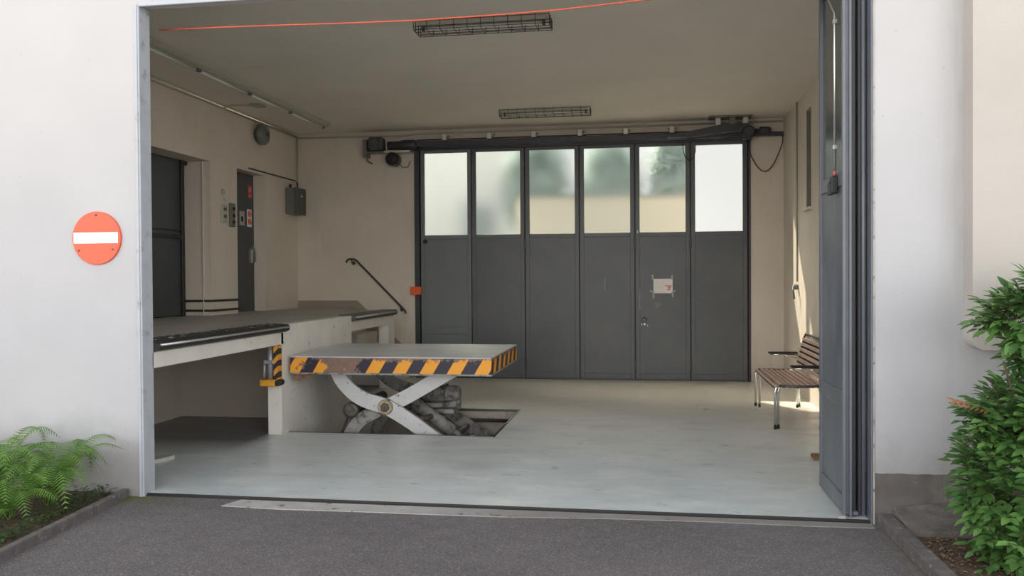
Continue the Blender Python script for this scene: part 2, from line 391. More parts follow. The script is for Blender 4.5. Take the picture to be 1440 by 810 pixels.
# ------------------------------------------------------------------ room shell
mb=MB()
y0=YF
FT=.11
mb.box(-9,PE-.014,y0,y0+FT,-.1,7.5)
mb.box(1.352,6,y0,y0+FT,-.1,7.5)
mb.box(PE-.014,1.352,y0,y0+FT,3.40,7.5)
struct('wall_front',mb,M['facade'],'white rendered outer wall around the wide gateway')
mb=MB()
px0,px1,py0,py1=-3.466,-1.41,7.73,9.36
mb.box(-5.3,XR+.02,y0+.04,py0,-.024,0); mb.box(-5.3,XR+.02,py1,YB+.1,-.024,0)
mb.box(-5.3,px0,py0,py1,-.024,0); mb.box(px1,XR+.02,py0,py1,-.024,0)
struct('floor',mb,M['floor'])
mb=MB(); mb.box(px0-.12,px0,py0-.12,py1+.12,-.62,-.1); mb.box(px1-.022,px1+.12,py0-.12,py1+.12,-.62,-.025)
mb.box(px0,px1,py0-.12,py0+.022,-.62,-.025); mb.box(px0,px1,py1-.022,py1+.12,-.62,-.025); mb.box(px0-.12,px1+.12,py0-.12,py1+.12,-.72,-.62)
struct('trim_1',mb,M['pitwall'],'concrete lining of the lift pit')
mb=MB(); w=.022
for a in ((px0,px1,py0,py0+w),(px0,px1,py1-w,py1),(px1-w,px1,py0,py1)): mb.box(a[0],a[1],a[2],a[3],-.024,.003)
struct('trim_2',mb,M['darksteel'],'steel angle edging of the lift pit')
mb=MB(); mb.box(-9,6,y0,YB+3.0*0+.3,ZC,ZC+.25); struct('ceiling',mb,M['ceil'])
# back wall with the gate opening
mb=MB(); mb.box(XL-.3,-3.42,YB,YB+.3,-.1,ZC); mb.box(1.425,XR+.3,YB,YB+.3,-.1,ZC); mb.box(-3.42,1.425,YB,YB+.3,3.50,ZC)
struct('wall_back',mb,M['creamb'])
# right wall with a tall niche
ny0,ny1,nz0,nz1=10.22,10.55,2.29,3.47
mb=MB(); mb.box(XR,XR+.3,y0+.11,ny0,-.1,ZC); mb.box(XR,XR+.3,ny1,YB,-.1,ZC); mb.box(XR,XR+.3,ny0,ny1,-.1,nz0); mb.box(XR,XR+.3,ny0,ny1,nz1,ZC)
mb.box(XR+.22,XR+.3,ny0,ny1,nz0,nz1)
struct('wall_right',mb,M['cream'])
mb=MB(); mb.bbox(XR-.035,XR+.2,ny0-.03,ny1+.05,nz0-.02,nz0+.012,.004)
t3=MB(); t3.box(XR+.212,XR+.219,ny0,ny1,nz0+.012,nz1); t3.box(XR+.01,XR+.215,ny1-.006,ny1,nz0+.012,nz1)  # dark sheets added to deepen the shade inside the niche
struct('trim_16',t3,simple('niche_shade_lining',(.17,.16,.135),.7),'added dark lining shading the tall niche in the right wall')
struct('trim_3',mb,M['whiteplastic'],'pale sill of the tall niche in the right wall')
# left wall with two recessed openings
o1a,o1b,o2a,o2b,ot=7.75,9.60,10.28,11.09,2.945
mb=MB()
mb.box(XL-.45,XL,y0+.11,o1a,-.1,ZC); mb.box(XL-.45,XL,o1b,o2a,-.1,ZC); mb.box(XL-.45,XL,o2b,YB,-.1,ZC)
mb.box(XL-.45,XL,o1a,o1b,ot,ZC); mb.box(XL-.45,XL,o2a,o2b,ot,ZC)
mb.box(XL-.45,XL,o1a,o1b,-.1,PZ-.2); mb.box(XL-.45,XL,o2a,o2b,-.1,PZ-.2)
mb.box(XL-.55,XL-.45,o1a-.1,o2b+.1,.5,ZC)
struct('wall_left',mb,M['cream'])
# side walls under the loading platform (void back and side)
mb=MB(); mb.box(XL,-5.03,y0+.11,8.5,0,.87); mb.box(XL,-3.6,8.5,8.62,0,.87)
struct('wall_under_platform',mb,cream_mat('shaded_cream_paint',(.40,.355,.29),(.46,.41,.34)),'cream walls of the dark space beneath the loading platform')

# loading platform: deck, front beams, divider wall
mb=MB()
mb.box(XL-.4,PE+.001-.16,y0+.11,7.64,.87,PZ)
mb.box(XL-.4,-3.599,7.64,11.25,.87,PZ)
mb.box(XL-.0,-4.37,11.25,YB,.0,PZ)
struct('platform',mb,M['platform'],'raised concrete loading platform along the left wall')
mb=MB()
mb.bbox(PE-.16,PE,y0+.11,7.64,.865,.984,.006)
struct('trim_4',mb,M['conc'],'pale front beam of the loading platform')
mb=MB()
mb.box(-3.60,PE,7.59,7.74,0,1.052); mb.box(-3.60,PE,7.74,9.355,-.60,1.052); mb.box(-3.60,PE,9.355,9.53,0,1.052)
mb.bbox(PE-.14,PE,9.53,11.25,.865,.984,.006)
mb.box(PE-.138,PE-.002,10.98,11.25,0,.87)
mb.box(-4.3,-4.2,9.53,11.25,0,.87)
struct('wall_platform',mb,M['conc'],'pale concrete divider wall carrying the platform edge beside the scissor lift')
# stairs at the far end
mb=MB()
for k in range(5):
    zt=PZ-.175*(k+1); mb.bbox(-4.37+.17*k,-4.37+.17*(k+1)+.01,11.25,YB,0,zt,.006)
struct('stairs',mb,M['conc'],'concrete steps going down beside the back wall at the platform end')

def dock_edge(ya,yb,label,tread):
    t=thing('dock_edge_plate',label,'dock edge',(PE-.08,(ya+yb)/2,1.0))
    m=MB(); m.prism([(PE-.16,.992),(PE+.01,.985),(PE+.045,1.0),(PE+.055,1.03),(PE-.005,1.062),(PE-.16,1.062)],'y',ya,yb)
    obj('lip',m,M['blackrub'] if tread else M['darksteel'],t)
    m=MB(); m.tube([(PE+.054,ya+.01,1.032),(PE+.054,yb-.01,1.032)],.009 if tread else .013,10); obj('nosing_bar',m,M['steel'],t)
    if tread:
        m=MB(); y=ya+.06; k=0; m.box(PE-.145,PE-.015,ya+.03,yb-.03,1.060,1.064)
        while y<yb-.06:
            m.bbox(PE-.14,PE-.02,y,y+.045,1.062,1.072,.003); y+=.11
        o=obj('tread_ribs',m,M['checker'],t)
    m=MB(); m.lathe((PE+.02,yb-.02,1.025),(0,1,0),[(0,.036),(.03,.036),(.045,.02)],14); obj('end_cap',m,M['blackrub'],t)
    return t
dock_edge(5.475,7.66,'long black ribbed dock edge with bright steel nosing at the platform front',True)
dock_edge(9.54,11.22,'short steel dock edge roller at the far end of the platform by the handrail',False)

# threshold and forecourt
mb=MB(); mb.box(-14,-3.62,-16,YF,-.33,-.03); mb.box(-3.62,1.38,-16,YF+.022,-.33,-.014); mb.box(1.38,14,-16,YF,-.33,-.03)
struct('ground',mb,M['asphalt'],'dark grey asphalt forecourt')
mb=MB()
xs=[-2.80,-2.4,-1.9,-1.45,-.9,-.3,.35,1.0,1.34]; fr=[5.19,5.165,5.18,5.18,5.19,5.24,5.26,5.25,5.26]
mb.prism([(a,b) for a,b in zip(xs,fr)]+[(1.34,YF),(-2.74,YF)],'z',-.03,-.009)
struct('trim_5',mb,M['apronstrip'],'pale concrete strip in front of the threshold')
mb=MB(); mb.box(-3.46,1.345,YF+.015,YF+.039,-.05,-.008); mb.box(-3.46,1.345,YF+.028,YF+.042,-.05,.003)
struct('trim_6',mb,M['strip'],'black steel guide rail across the threshold')
# left jamb (galvanised) and right jamb
mb=MB(); mb.bbox(PE-.035,PE-.012,YF-.010,YF+.004,-.03,3.40,.003)
mb.bbox(PE-.014,PE+.0,YF-.004,YF+.13,-.03,3.40,.004)
struct('trim_7',mb,M['jamb'],'galvanised steel jamb at the left side of the gateway')
mb=MB(); mb.bbox(PE,1.33,YF-.01,YF+.012,3.385,3.42,.004)
struct('trim_8',mb,M['jamb'],'pale steel head rail of the gateway')
mb=MB(); mb.bbox(1.340,1.352,YF-.004,YF+.13,-.03,3.4,.003)
struct('trim_9',mb,M['stile'],'blue grey steel jamb at the right side of the gateway')
mb=MB(); mb.bbox(1.352,1.362,YF-.006,YF+.02,-.03,3.4,.003); struct('trim_10',mb,M['apron'],'chipped pale corner strip beside the right jamb')
# raised facade panel on the right with rounded lower corner
r=.07; poly=[(1.862,7.5),(1.862,1.06+r)]+[(1.862+r-r*math.cos(a),1.06+r-r*math.sin(a)) for a in [PI/2*i/8 for i in range(1,9)]]+[(4.5,1.06),(4.5,7.5)]
mb=MB(); mb.prism(poly,'y',YF-.14,YF+.01)
o=struct('wall_panel',mb,simple('panel_render',(.475,.445,.41),.85,var=.04,scale=2,bump=.2,bscale=90),'raised cream wall panel with a rounded lower corner')

# ------------------------------------------------------------------ back folding gate
gate=sthing('door_1',(-.95,YB+.06,0),'dark grey six leaf folding gate with frosted glass panes')
mb=MB(); mb.bbox(-3.42,-3.345,YB-.03,YB+.09,0,3.44,.006); mb.bbox(1.418,1.45,YB-.03,YB+.09,0,3.44,.006); mb.bbox(-3.42,1.45,YB-.03,YB+.12,3.40,3.51,.006)
mb.box(-3.42,1.45,YB+.02,YB+.1,-.02,.02)
for x in (-2.557,-1.757,-.957,-.160,.622): mb.box(x-.03,x+.03,YB+.052,YB+.07,.0,3.42)
mb.box(-3.35,-3.31,YB+.052,YB+.07,.0,3.42); mb.box(1.39,1.42,YB+.052,YB+.07,.0,3.42)
obj('gate_frame',mb,M['frame'],gate)
xb=[-3.338,-2.557,-1.757,-.957,-.160,.622,1.414]
for i in range(6):
    a,b=xb[i]+.006,xb[i+1]-.006; pale=(i==0); fm=M['leafpale'] if pale else M['leafgrey']
    yy=YB+.0; m=MB(); sw=.055 if pale else .062
    g0,g1=2.13,3.375
    # stiles and rails
    m.bbox(a,a+sw,yy,yy+.05,.02,3.40,.004); m.bbox(b-sw,b,yy,yy+.05,.02,3.40,.004)
    m.bbox(a+sw,b-sw,yy,yy+.05,3.355,3.40,.004); m.bbox(a+sw,b-sw,yy,yy+.05,g0-.06,g0,.004)
    m.bbox(a+sw,b-sw,yy,yy+.05,.02,.10,.004)
    if pale:
        m.bbox(a+sw,b-sw,yy,yy+.05,.655,.755,.004)
        m.box(a+sw,b-sw,yy+.016,yy+.04,.10,.655); m.box(a+sw,b-sw,yy+.016,yy+.04,.755,g0-.06)
    else:
        m.box(a+sw,b-sw,yy+.006,yy+.04,.10,g0-.06); m.box(a+sw,b-sw,yy+.004,yy+.04,.68,.69)
    leaf=obj('leaf',m,fm,gate)
    if pale: leaf['label']='paler grey leaf with a cross rail'
    m=MB(); m.quad((a+sw-.004,yy+.025,g0-.004),(b-sw+.004,yy+.025,g0-.004),(b-sw+.004,yy+.025,3.36),(a+sw-.004,yy+.025,3.36))
    obj('pane',m,M['frostclear'] if i>=4 else M['frost'],leaf)
    if i in (1,3,4):
        m=MB(); m.bbox(b-.01,b+.022,yy-.018,yy+.004,.13,.30,.004); m.bbox(b-.01,b+.022,yy-.018,yy+.004,1.9,2.05,.004); obj('hinge',m,M['frame'],leaf)
    if i==0:
        m=MB(); m.lathe((-3.262,yy+.002,2.035),(0,-1,0),[(0,.03),(.03,.03),(.04,.02)],16); obj('bolt_knob',m,M['blackplastic'],leaf)
    if i==3:
        m=MB(); m.box(-.598,-.588,yy-.001,yy+.004,1.30,1.50); obj('scratch_strip',m,M['armdirty'],leaf)
    if i==4:
        m=MB(); m.lathe((-.03,yy+.004,.88),(0,-1,0),[(0,.032),(.012,.032),(.014,.02),(.05,.018),(.058,.026),(.075,.022)],16); obj('door_knob',m,M['darksteel'],leaf)
        m=MB(); m.lathe((-.028,yy+.002,.81),(0,-1,0),[(0,.014),(.014,.013)],12); m.bbox(-.075,-.065,yy-.006,yy+.004,.79,.82,.002); m.bbox(.01,.02,yy-.006,yy+.004,.78,.80,.002); obj('lock_cylinder',m,M['steel'],leaf)
        m=MB(); m.bbox(-.10,-.088,yy-.006,yy+.002,.98,1.32,.002); obj('edge_strip',m,M['armdirty'],leaf)
        m=MB(); m.bbox(-.13,-.115,yy-.012,yy+.002,2.115,2.16,.002); obj('latch',m,M['whiteplastic'],leaf)

# top rail, wall brackets and conduit above the gate
rail=thing('gate_track','dark steel track rail above the back folding gate with pale brackets','track rail',(-.9,12.1,3.42))
mb=MB(); mb.bbox(-3.62,1.05,12.02,12.16,3.425,3.505,.006); mb.bbox(1.05,1.88,12.05,12.13,3.435,3.49,.006); obj('rail',mb,M['frame'],rail)
for x in (-2.92,-2.25,-1.60,-.93,-.28,.365):
    m=MB(); m.bbox(x-.032,x+.032,12.02,12.12,3.515,3.60,.004); m.bbox(x-.05,x+.06,12.08,12.2,3.59,3.61,.004); obj('bracket',m,M['whiteplastic'],rail)
mb=MB()
mb.tube([(-3.35,12.08,3.535),(.9,12.08,3.53)],.008,6); obj('track_cable',mb,M['wire'],rail)
mb=MB(); mb.tube([(XL+.03,12.16,3.64),(-4.2,12.16,3.628),(-3.6,12.16,3.615),(-3.4,12.16,3.64),(1.88,12.16,3.65)],.013,8)
tag(obj('conduit',mb,M['beigepaint']),'thin beige conduit running along the top of the back wall','conduit')

# left motor unit at the rail
t=thing('gate_motor','grey gate motor unit with round dark housing at the upper left of the gate','motor',(-3.85,12.0,3.14))
mb=MB(); mb.bbox(-4.16,-4.10,12.0,12.19,3.30,3.56,.006); mb.bbox(-4.16,-3.40,12.04,12.19,3.36,3.385,.004); mb.tube([(-4.13,12.1,3.34),(-4.12,12.1,3.25),(-4.05,12.12,3.21)],.012,8); obj('mounting_plate',mb,M['cabinet'],t)
mb=MB(); mb.bbox(-4.05,-3.84,11.92,12.12,3.40,3.58,.02); mb.lathe((-3.93,11.93,3.50),(0,-1,0),[(0,.06),(.05,.06),(.07,.045)],18); mb.bbox(-3.99,-3.90,11.88,11.94,3.385,3.45,.01); obj('gearbox',mb,M['cabdark'],t)
mb=MB(); mb.lathe((-3.70,12.12,3.255),(0,-1,0),[(0,.10),(.16,.10),(.2,.085),(.22,.05)],24); obj('motor_housing',mb,M['blackplastic'],t)
mb=MB(); mb.bbox(-3.83,-3.44,12.0,12.16,3.35,3.385,.006); mb.bbox(-3.80,-3.79,12.0,12.14,3.385,3.53,.003); obj('support_bar',mb,M['whiteplastic'],t)
mb=MB(); mb.lathe((-3.80,12.06,3.465),(1,0,0),[(0,.05),(.03,.06),(.2,.06),(.24,.075),(.42,.075),(.46,.05)],16); obj('drive_tube',mb,M['frame'],t)
mb=MB(); mb.tube([(-3.62,12.14,3.19),(-3.58,12.12,3.14),(-3.50,12.12,3.15),(-3.46,12.12,3.24)],.006,6); obj('motor_cable',mb,M['wire'],t)
# right operator arm and ceiling bracket
t=thing('gate_operator','black gate operator with slanted arm at the upper right of the gate','door operator',(1.3,11.9,3.4))
mb=MB(); mb.prism([(.30,3.47),(.55,3.50),(1.0,3.585),(1.40,3.60),(1.40,3.50),(1.1,3.48),(.6,3.43),(.3,3.43)],'y',11.93,12.01); obj('drive_arm',mb,M['frame'],t)
mb=MB(); mb.lathe((1.40,12.12,3.48),(0,-1,0),[(0,.085),(.19,.085),(.22,.06)],20); mb.bbox(1.33,1.45,11.94,12.08,3.38,3.52,.01); obj('pivot_housing',mb,M['frame'],t)
mb=MB(); mb.lathe((1.45,12.02,3.505),(1,0,0),[(0,.025),(.1,.025),(.1,.05),(.22,.05),(.25,.03)],14); obj('motor_barrel',mb,M['frame'],t)
t=thing('ceiling_bracket','pale three legged steel bracket hanging from the ceiling above the gate operator','bracket',(1.2,11.95,3.6))
mb=MB(); mb.bbox(.86,1.44,11.85,12.1,3.68,3.70,.004); obj('base_plate',mb,M['cabinet'],t)
for x,z in ((.99,3.56),(1.36,3.60)):
    m=MB(); m.bbox(x-.035,x+.035,11.95,12.0,z,3.685,.004); obj('leg',m,M['whiteplastic'],t)
mb=MB(); mb.bbox(1.14,1.22,11.93,12.02,3.59,3.685,.004); obj('leg',mb,M['cabinet'],t)
# hanging cables
mb=MB(); pts=[]
for i in range(15):
    u=i/14; x=1.44+(1.875-1.44)*u; z=3.20+.02*u-.29*math.sin(PI*u)**.9+.13*u*u
    pts.append((x,12.12,z))
pts=[(1.43,12.1,3.42),(1.432,12.11,3.3)]+pts+[(1.88,12.12,3.5)]
mb.tube(pts,.008,6); tag(obj('hanging_cable',mb,M['wire']),'slack black cable looping down between the gate and the right corner','cable')
mb=MB(); mb.tube([(.52,12.13,3.37),(.52,12.13,3.27),(.55,12.13,3.18),(.60,12.14,3.14),(.66,12.14,3.16),(.69,12.14,3.25),(.70,12.13,3.37)],.006,6)
tag(obj('short_cable',mb,M['wire']),'short black cable loop in front of the fifth and sixth gate panes','cable')

# notice taped to the gate leaf
t=thing('paper_notice','white paper notice with red print taped to the fifth gate leaf','notice',(.235,YB-.004,1.25))
yy=YB-.004
mb=MB(); mb.box(.10,.37,yy-.002,yy,1.255,1.462); obj('sheet',mb,M['paper'],t)
mb=MB()
for (a,b,c,d) in ((.265,.36,1.352,1.366),(.30,.345,1.325,1.345),(.29,.35,1.303,1.318)): mb.box(a,b,yy-.004,yy-.002,c,d)
obj('red_print',mb,M['redink'],t)
mb=MB(); mb.box(.30,.345,yy-.004,yy-.002,1.285,1.292)
for q in range(3): mb.box(.12,.25,yy-.004,yy-.002,1.40-.035*q,1.405-.035*q)
obj('grey_print',mb,M['greyink'],t)
for (x,z,x2,z2) in ((.095,1.45,.085,1.52),(.36,1.45,.365,1.515),(.11,1.27,.05,1.29),(.10,1.27,.10,1.18),(.36,1.27,.41,1.29),(.365,1.27,.375,1.20)):
    m=MB(); d=Vector((x2-x,0,z2-z)).normalized(); n_=Vector((-d.z,0,d.x))*.012
    a=Vector((x,yy-.003,z)); b=Vector((x2,yy-.003,z2)); m.quad(a-n_,b-n_,b+n_,a+n_); obj('tape',m,M['tape'],t,recalc=False)
mb=MB(); mb.prism([(.115,1.12),(.21,1.12),(.195,1.06),(.15,1.03),(.13,1.05)],'y',yy,yy+.003)
tag(obj('paper_remnant',mb,simple('faded_tape',(.14,.145,.145),.5)),'faded grey sticker remnant below the taped notice','sticker')

# orange tag by the gate frame
t=thing('orange_call_box','small bright orange box fixed to the left post of the back gate','box',(-3.39,YB-.06,1.245))
mb=MB(); mb.bbox(-3.475,-3.315,YB-.09,YB-.03,1.245,1.365,.006); obj('housing',mb,M['orange'],t)
mb=MB(); mb.lathe((-3.40,YB-.09,1.305),(0,-1,0),[(0,.02),(.006,.018)],14); obj('push_button',mb,M['red'],t)

# handrail
t=thing('handrail','thin dark metal handrail sloping down the back wall above the steps','handrail',(-4.0,12.12,.95))
mb=MB(); mb.tube([(-4.47,12.11,1.735),(-4.45,12.11,1.775),(-4.42,12.11,1.785),(-4.35,12.11,1.785),(-4.31,12.11,1.765),(-3.58,12.11,1.03),(-3.555,12.11,1.0),(-3.55,12.11,.965)],.0145,10); obj('rail',mb,simple('dark_brown_rail',(.05,.042,.036),.4,metal=.3),t)
for x,z in ((-4.385,1.785),(-3.63,1.08)):
    m=MB(); m.tube([(x,12.11,z-.01),(x,12.12,z-.055),(x,12.195,z-.06)],.009,8); m.lathe((x,12.2,z-.06),(0,-1,0),[(0,.03),(.01,.03)],14); obj('wall_bracket',m,M['darksteel'],t)

# ------------------------------------------------------------------ left wall doors and fittings
d3=sthing('door_3',(XL-.32,8.8,PZ),'large dark grey sliding steel door in the left wall')
mb=MB(); mb.bbox(XL-.34,XL-.29,o1a,9.42,PZ+.01,2.07,.006); mb.bbox(XL-.34,XL-.29,o1a,9.42,2.085,2.93,.006); mb.box(XL-.33,XL-.31,o1a,9.41,2.06,2.09)
obj('door_leaf',mb,M['darkdoor'],d3)
mb=MB(); mb.bbox(XL-.29,XL-.262,o1a,9.46,1.985,2.03,.004); mb.bbox(XL-.345,XL-.26,9.40,9.46,PZ,2.94,.004); obj('edge_bar',mb,M['blackplastic'],d3)
mb=MB(); mb.bbox(XL-.44,XL-.30,o1a,o1b,2.90,2.945,.004); obj('head_rail',mb,M['frame'],d3)
# column reveal: raised steel corner pieces in the recess
mb=MB(); mb.bbox(XL-.10,XL-.09+.0,9.575,9.60,PZ,ot,.002)
struct('trim_11',mb,M['cream'],'cream edge bead beside the sliding door')
d4=sthing('door_4',(XL-.18,10.7,PZ),'narrow dark grey door with warning stickers in the left wall')
mb=MB(); mb.bbox(XL-.20,XL-.165,o2a,o2b-.005,PZ,2.94,.004); leafd=obj('door_leaf',mb,M['darkdoor'],d4)
mb=MB(); mb.bbox(XL-.165,XL-.14,10.98,11.0,1.72,1.90,.003); mb.bbox(XL-.165,XL-.12,11.05,11.075,1.74,1.93,.003); obj('door_handle',mb,M['steel'],leafd)
xs_=XL-.163
def flat(x,y0_,y1_,z0_,z1_,tk=.003): m=MB(); m.box(x,x+tk,y0_,y1_,z0_,z1_); return m
t=thing('warning_sticker','red warning sticker high on the narrow grey door','sticker',(xs_,10.97,2.66))
obj('sheet',flat(xs_,10.90,11.03,2.62,2.80),simple('dull_red',(.42,.06,.07),.5),t)
obj('print',flat(xs_+.003,10.93,11.0,2.70,2.77,.002),simple('dull_pink',(.6,.25,.25),.5),t)
obj('print',flat(xs_+.003,10.93,11.0,2.64,2.665,.002),simple('dull_pink2',(.6,.25,.25),.5),t)
t=thing('prohibition_sticker','white sticker with two red ringed prohibition symbols on the narrow grey door','sticker',(xs_,10.93,2.22))
obj('sheet',flat(xs_,10.88,11.01,2.22,2.46),M['white'],t)
for z in (2.40,2.29):
    m=MB(); m.tube([(xs_+.006,10.945+.04*math.cos(a),z+.042*math.sin(a)) for a in [2*PI*q/16 for q in range(16)]],.008,6,closed=True); m.tube([(xs_+.006,10.945-.028,z+.028),(xs_+.006,10.945+.028,z-.028)],.006,6); obj('red_ring',m,M['red'],t)
    m=MB(); m.box(xs_+.003,xs_+.005,10.935,10.955,z-.02,z+.02); obj('black_symbol',m,M['blackink'],t)
t=thing('small_sticker','small off white sticker with a dark mark on the narrow grey door','sticker',(xs_,10.72,2.22))
obj('sheet',flat(xs_,10.66,10.80,2.23,2.42),simple('offwhite_vinyl',(.42,.42,.38),.6),t)
obj('print',flat(xs_+.003,10.70,10.76,2.28,2.35,.002),M['blackink'],t)
# base strips around the column
t=thing('bumper_strip','pair of thin black bumper strips wrapped around the foot of the left wall column','bumper strip',(XL-.1,9.9,PZ))
for z in (PZ+.045,PZ+.165):
    m=MB(); m.prism([(XL-.42,9.585),(XL+.0,9.585),(XL+.014,9.60),(XL+.014,10.275),(XL+.001,10.275),(XL+.001,9.599),(XL-.42,9.599)],'z',z,z+.028); obj('strip',m,M['strip'],t)
# wall control switches
t=thing('door_control','slim grey control panel with three buttons on the left wall column','control',(XL+.02,10.05,2.16))
mb=MB(); mb.bbox(XL,XL+.035,10.05,10.17,2.17,2.47,.006); obj('housing',mb,M['cabinet'],t)
for z in (2.23,2.31,2.40):
    m=MB(); m.lathe((XL+.035,10.12,z),(1,0,0),[(0,.022),(.018,.02)],12); obj('button',m,M['blackplastic'],t)
t=thing('switch_box','pale beige switch box beside the grey control panel on the column','switch',(XL+.02,9.89,2.20))
mb=MB(); mb.bbox(XL,XL+.03,9.84,9.96,2.21,2.44,.006); obj('housing',mb,M['beigepaint'],t)
for z in (2.27,2.36):
    m=MB(); m.bbox(XL+.03,XL+.042,9.87,9.93,z,z+.04,.003); obj('rocker',m,M['cabdark'],t)
for z,l in ((2.60,'upper small round wall button above the switch box'),(2.52,'lower small round wall button above the switch box')):
    m=MB(); m.lathe((XL,9.90 if z>2.55 else 9.95,z),(1,0,0),[(0,.035),(.02,.033),(.026,.02)],16); tag(obj('wall_button',m,M['whiteplastic'] if z<2.55 else M['beigepaint']),l,'button')
# round bell / lamp high on left wall
t=thing('alarm_bell','round dark grey alarm bell high on the left wall','bell',(XL,10.86,3.32))
mb=MB(); mb.lathe((XL,10.86,3.475),(1,0,0),[(0,.09),(.05,.10),(.06,.145),(.11,.142),(.14,.12),(.155,.06),(.16,.01)],28); obj('gong',mb,M['cabinet'],t)
mb=MB(); mb.lathe((XL+.155,10.86,3.475),(1,0,0),[(0,.03),(.015,.028)],12); obj('centre_nut',mb,M['cabdark'],t)
# electrical cabinet by the corner
t=thing('electrical_cabinet','grey green metal electrical box on the left wall near the back corner','electrical box',(XL+.08,11.93,2.45))
mb=MB(); mb.bbox(XL,XL+.14,11.76,12.12,2.455,2.845,.008); obj('housing',mb,M['cabinet'],t)
mb=MB(); mb.bbox(XL+.14,XL+.175,11.755,12.125,2.45,2.85,.01); obj('door',mb,M['cabdark'],t)
mb=MB(); mb.lathe((XL+.175,11.95,2.73),(1,0,0),[(0,.014),(.01,.012)],12); obj('lock',mb,M['white'],t)
mb=MB(); mb.tube([(XL+.05,11.84,2.845),(XL+.05,11.84,2.90)],.02,10); obj('cable_gland',mb,M['blackplastic'],t)
mb=MB(); mb.tube([(XL+.08,12.02,2.845),(XL+.08,12.03,2.92),(XL+.04,12.1,2.96)],.012,8); obj('feed_cable',mb,M['blackplastic'],t)
# conduits on left wall
mb=MB(); mb.tube([(XL+.02,12.17,3.64),(XL+.02,12.17,2.98),(XL+.04,12.12,2.95)],.012,8); tag(obj('conduit',mb,M['beigepaint']),'vertical beige conduit in the back left corner above the electrical box','conduit')
mb=MB(); mb.tube([(XL+.02,5.7,3.655),(XL+.02,12.15,3.655)],.016,8); tag(obj('conduit',mb,M['beigepaint']),'long beige conduit along the top of the left wall','conduit')
mb=MB(); mb.tube([(XL+.012,10.6,2.985),(XL+.012,12.1,2.985)],.010,8); tag(obj('conduit',mb,M['wire']),'thin dark cable running above the narrow door to the electrical box','cable')
mb=MB(); mb.tube([(XL+.03,9.9,3.655),(XL+.12,9.95,3.69),(XL+.40,10.0,3.69)],.011,8); mb.bbox(XL+.36,XL+.5,9.9,10.1,3.675,3.70,.004)
tag(obj('conduit',mb,M['beigepaint']),'short branch conduit turning onto the ceiling near the left wall','conduit')
# ceiling strip lamps, four in a row
def strip_lamp(ya,yb,label):
    t=thing('strip_light',label,'ceiling lamp',(-4.47,(ya+yb)/2,3.6),'strip lights in a row on the left ceiling')
    m=MB(); m.prism([(-4.42,3.70),(-4.42,3.665),(-4.455,3.648),(-4.485,3.648),(-4.52,3.665),(-4.52,3.70)],'y',ya,yb); obj('batten',m,M['beigepaint'],t)
    m=MB(); m.tube([(-4.53,ya+.05,3.635),(-4.53,yb-.05,3.635)],.016,10); obj('lamp_tube',m,M['tube'],t)
    for y in (ya+.012,yb-.036):
        m=MB(); m.bbox(-4.545,-4.50,y,y+.02,3.622,3.652,.003); obj('lamp_holder',m,M['cabinet'],t)
for a,b,l in ((5.75,6.88,'first bare tube strip light on the left ceiling, nearest the gateway'),(6.88,8.01,'second bare tube strip light from the gateway on the left ceiling'),
    (8.01,9.13,'third bare tube strip light from the gateway on the left ceiling'),(9.13,10.25,'fourth bare tube strip light from the gateway on the left ceiling'),(10.25,11.4,'farthest bare tube strip light on the left ceiling')):
    strip_lamp(a,b,l)
# caged lamps
def caged(xa,xb,ya,yb,label):
    t=thing('caged_ceiling_light',label,'ceiling lamp',((xa+xb)/2,(ya+yb)/2,3.62),'wire caged lights on the ceiling')
    m=MB(); m.bbox(xa+.03,xb-.03,ya+.05,yb-.05,3.672,3.70,.004); obj('batten',m,M['beigepaint'],t)
    yc=(ya+yb)/2
    m=MB(); m.tube([(xa+.07,yc,3.652),(xb-.07,yc,3.652)],.014,10); obj('lamp_tube',m,M['tube'],t)
    for x in (xa+.045,xb-.07):
        m=MB(); m.bbox(x,x+.025,yc-.02,yc+.02,3.63,3.675,.003); obj('lamp_holder',m,M['cabdark'],t)
    m=MB(); zc=3.612
    for i in range(11):
        x=xa+(xb-xa)*i/10; m.tube([(x,ya,3.70),(x,ya,zc+.012),(x,ya+.012,zc),(x,yb-.012,zc),(x,yb,zc+.012),(x,yb,3.70)],.0030,5)
    for y,z in ((ya,3.69),(ya,zc+.03),(ya+.07,zc),(yb-.07,zc),(yb,zc+.03),(yb,3.69),(ya+.005,zc+.005),(yb-.005,zc+.005)): m.tube([(xa,y,z),(xb,y,z)],.0032,5)
    for x in (xa,xb):
        m.tube([(x,ya+.07,3.7),(x,ya+.07,zc)],.004,6); m.tube([(x,yb-.07,3.7),(x,yb-.07,zc)],.004,6)
    obj('wire_cage',m,M['wire'],t)
caged(-1.955,-.79,6.97,7.20,'wire caged ceiling light nearest the gateway, touched by the orange rope')
caged(-1.90,-.71,10.87,11.10,'wire caged ceiling light farther back, close to the folding gate')

# orange cord across the gateway
mb=MB(); P=[(-3.44,3.295),(-2.95,3.272),(-2.46,3.262),(-1.99,3.25),(-1.52,3.243),(-1.05,3.248),(-.59,3.258),(.15,3.30),(.75,3.36),(1.30,3.43)]
mb.tube([(x*1.01,5.62 if x<-3.4 else 5.56,z+.008) for x,z in P],.0055,8); tag(obj('orange_rope',mb,M['orangecord']),'thin orange rope strung across the top of the gateway','rope')

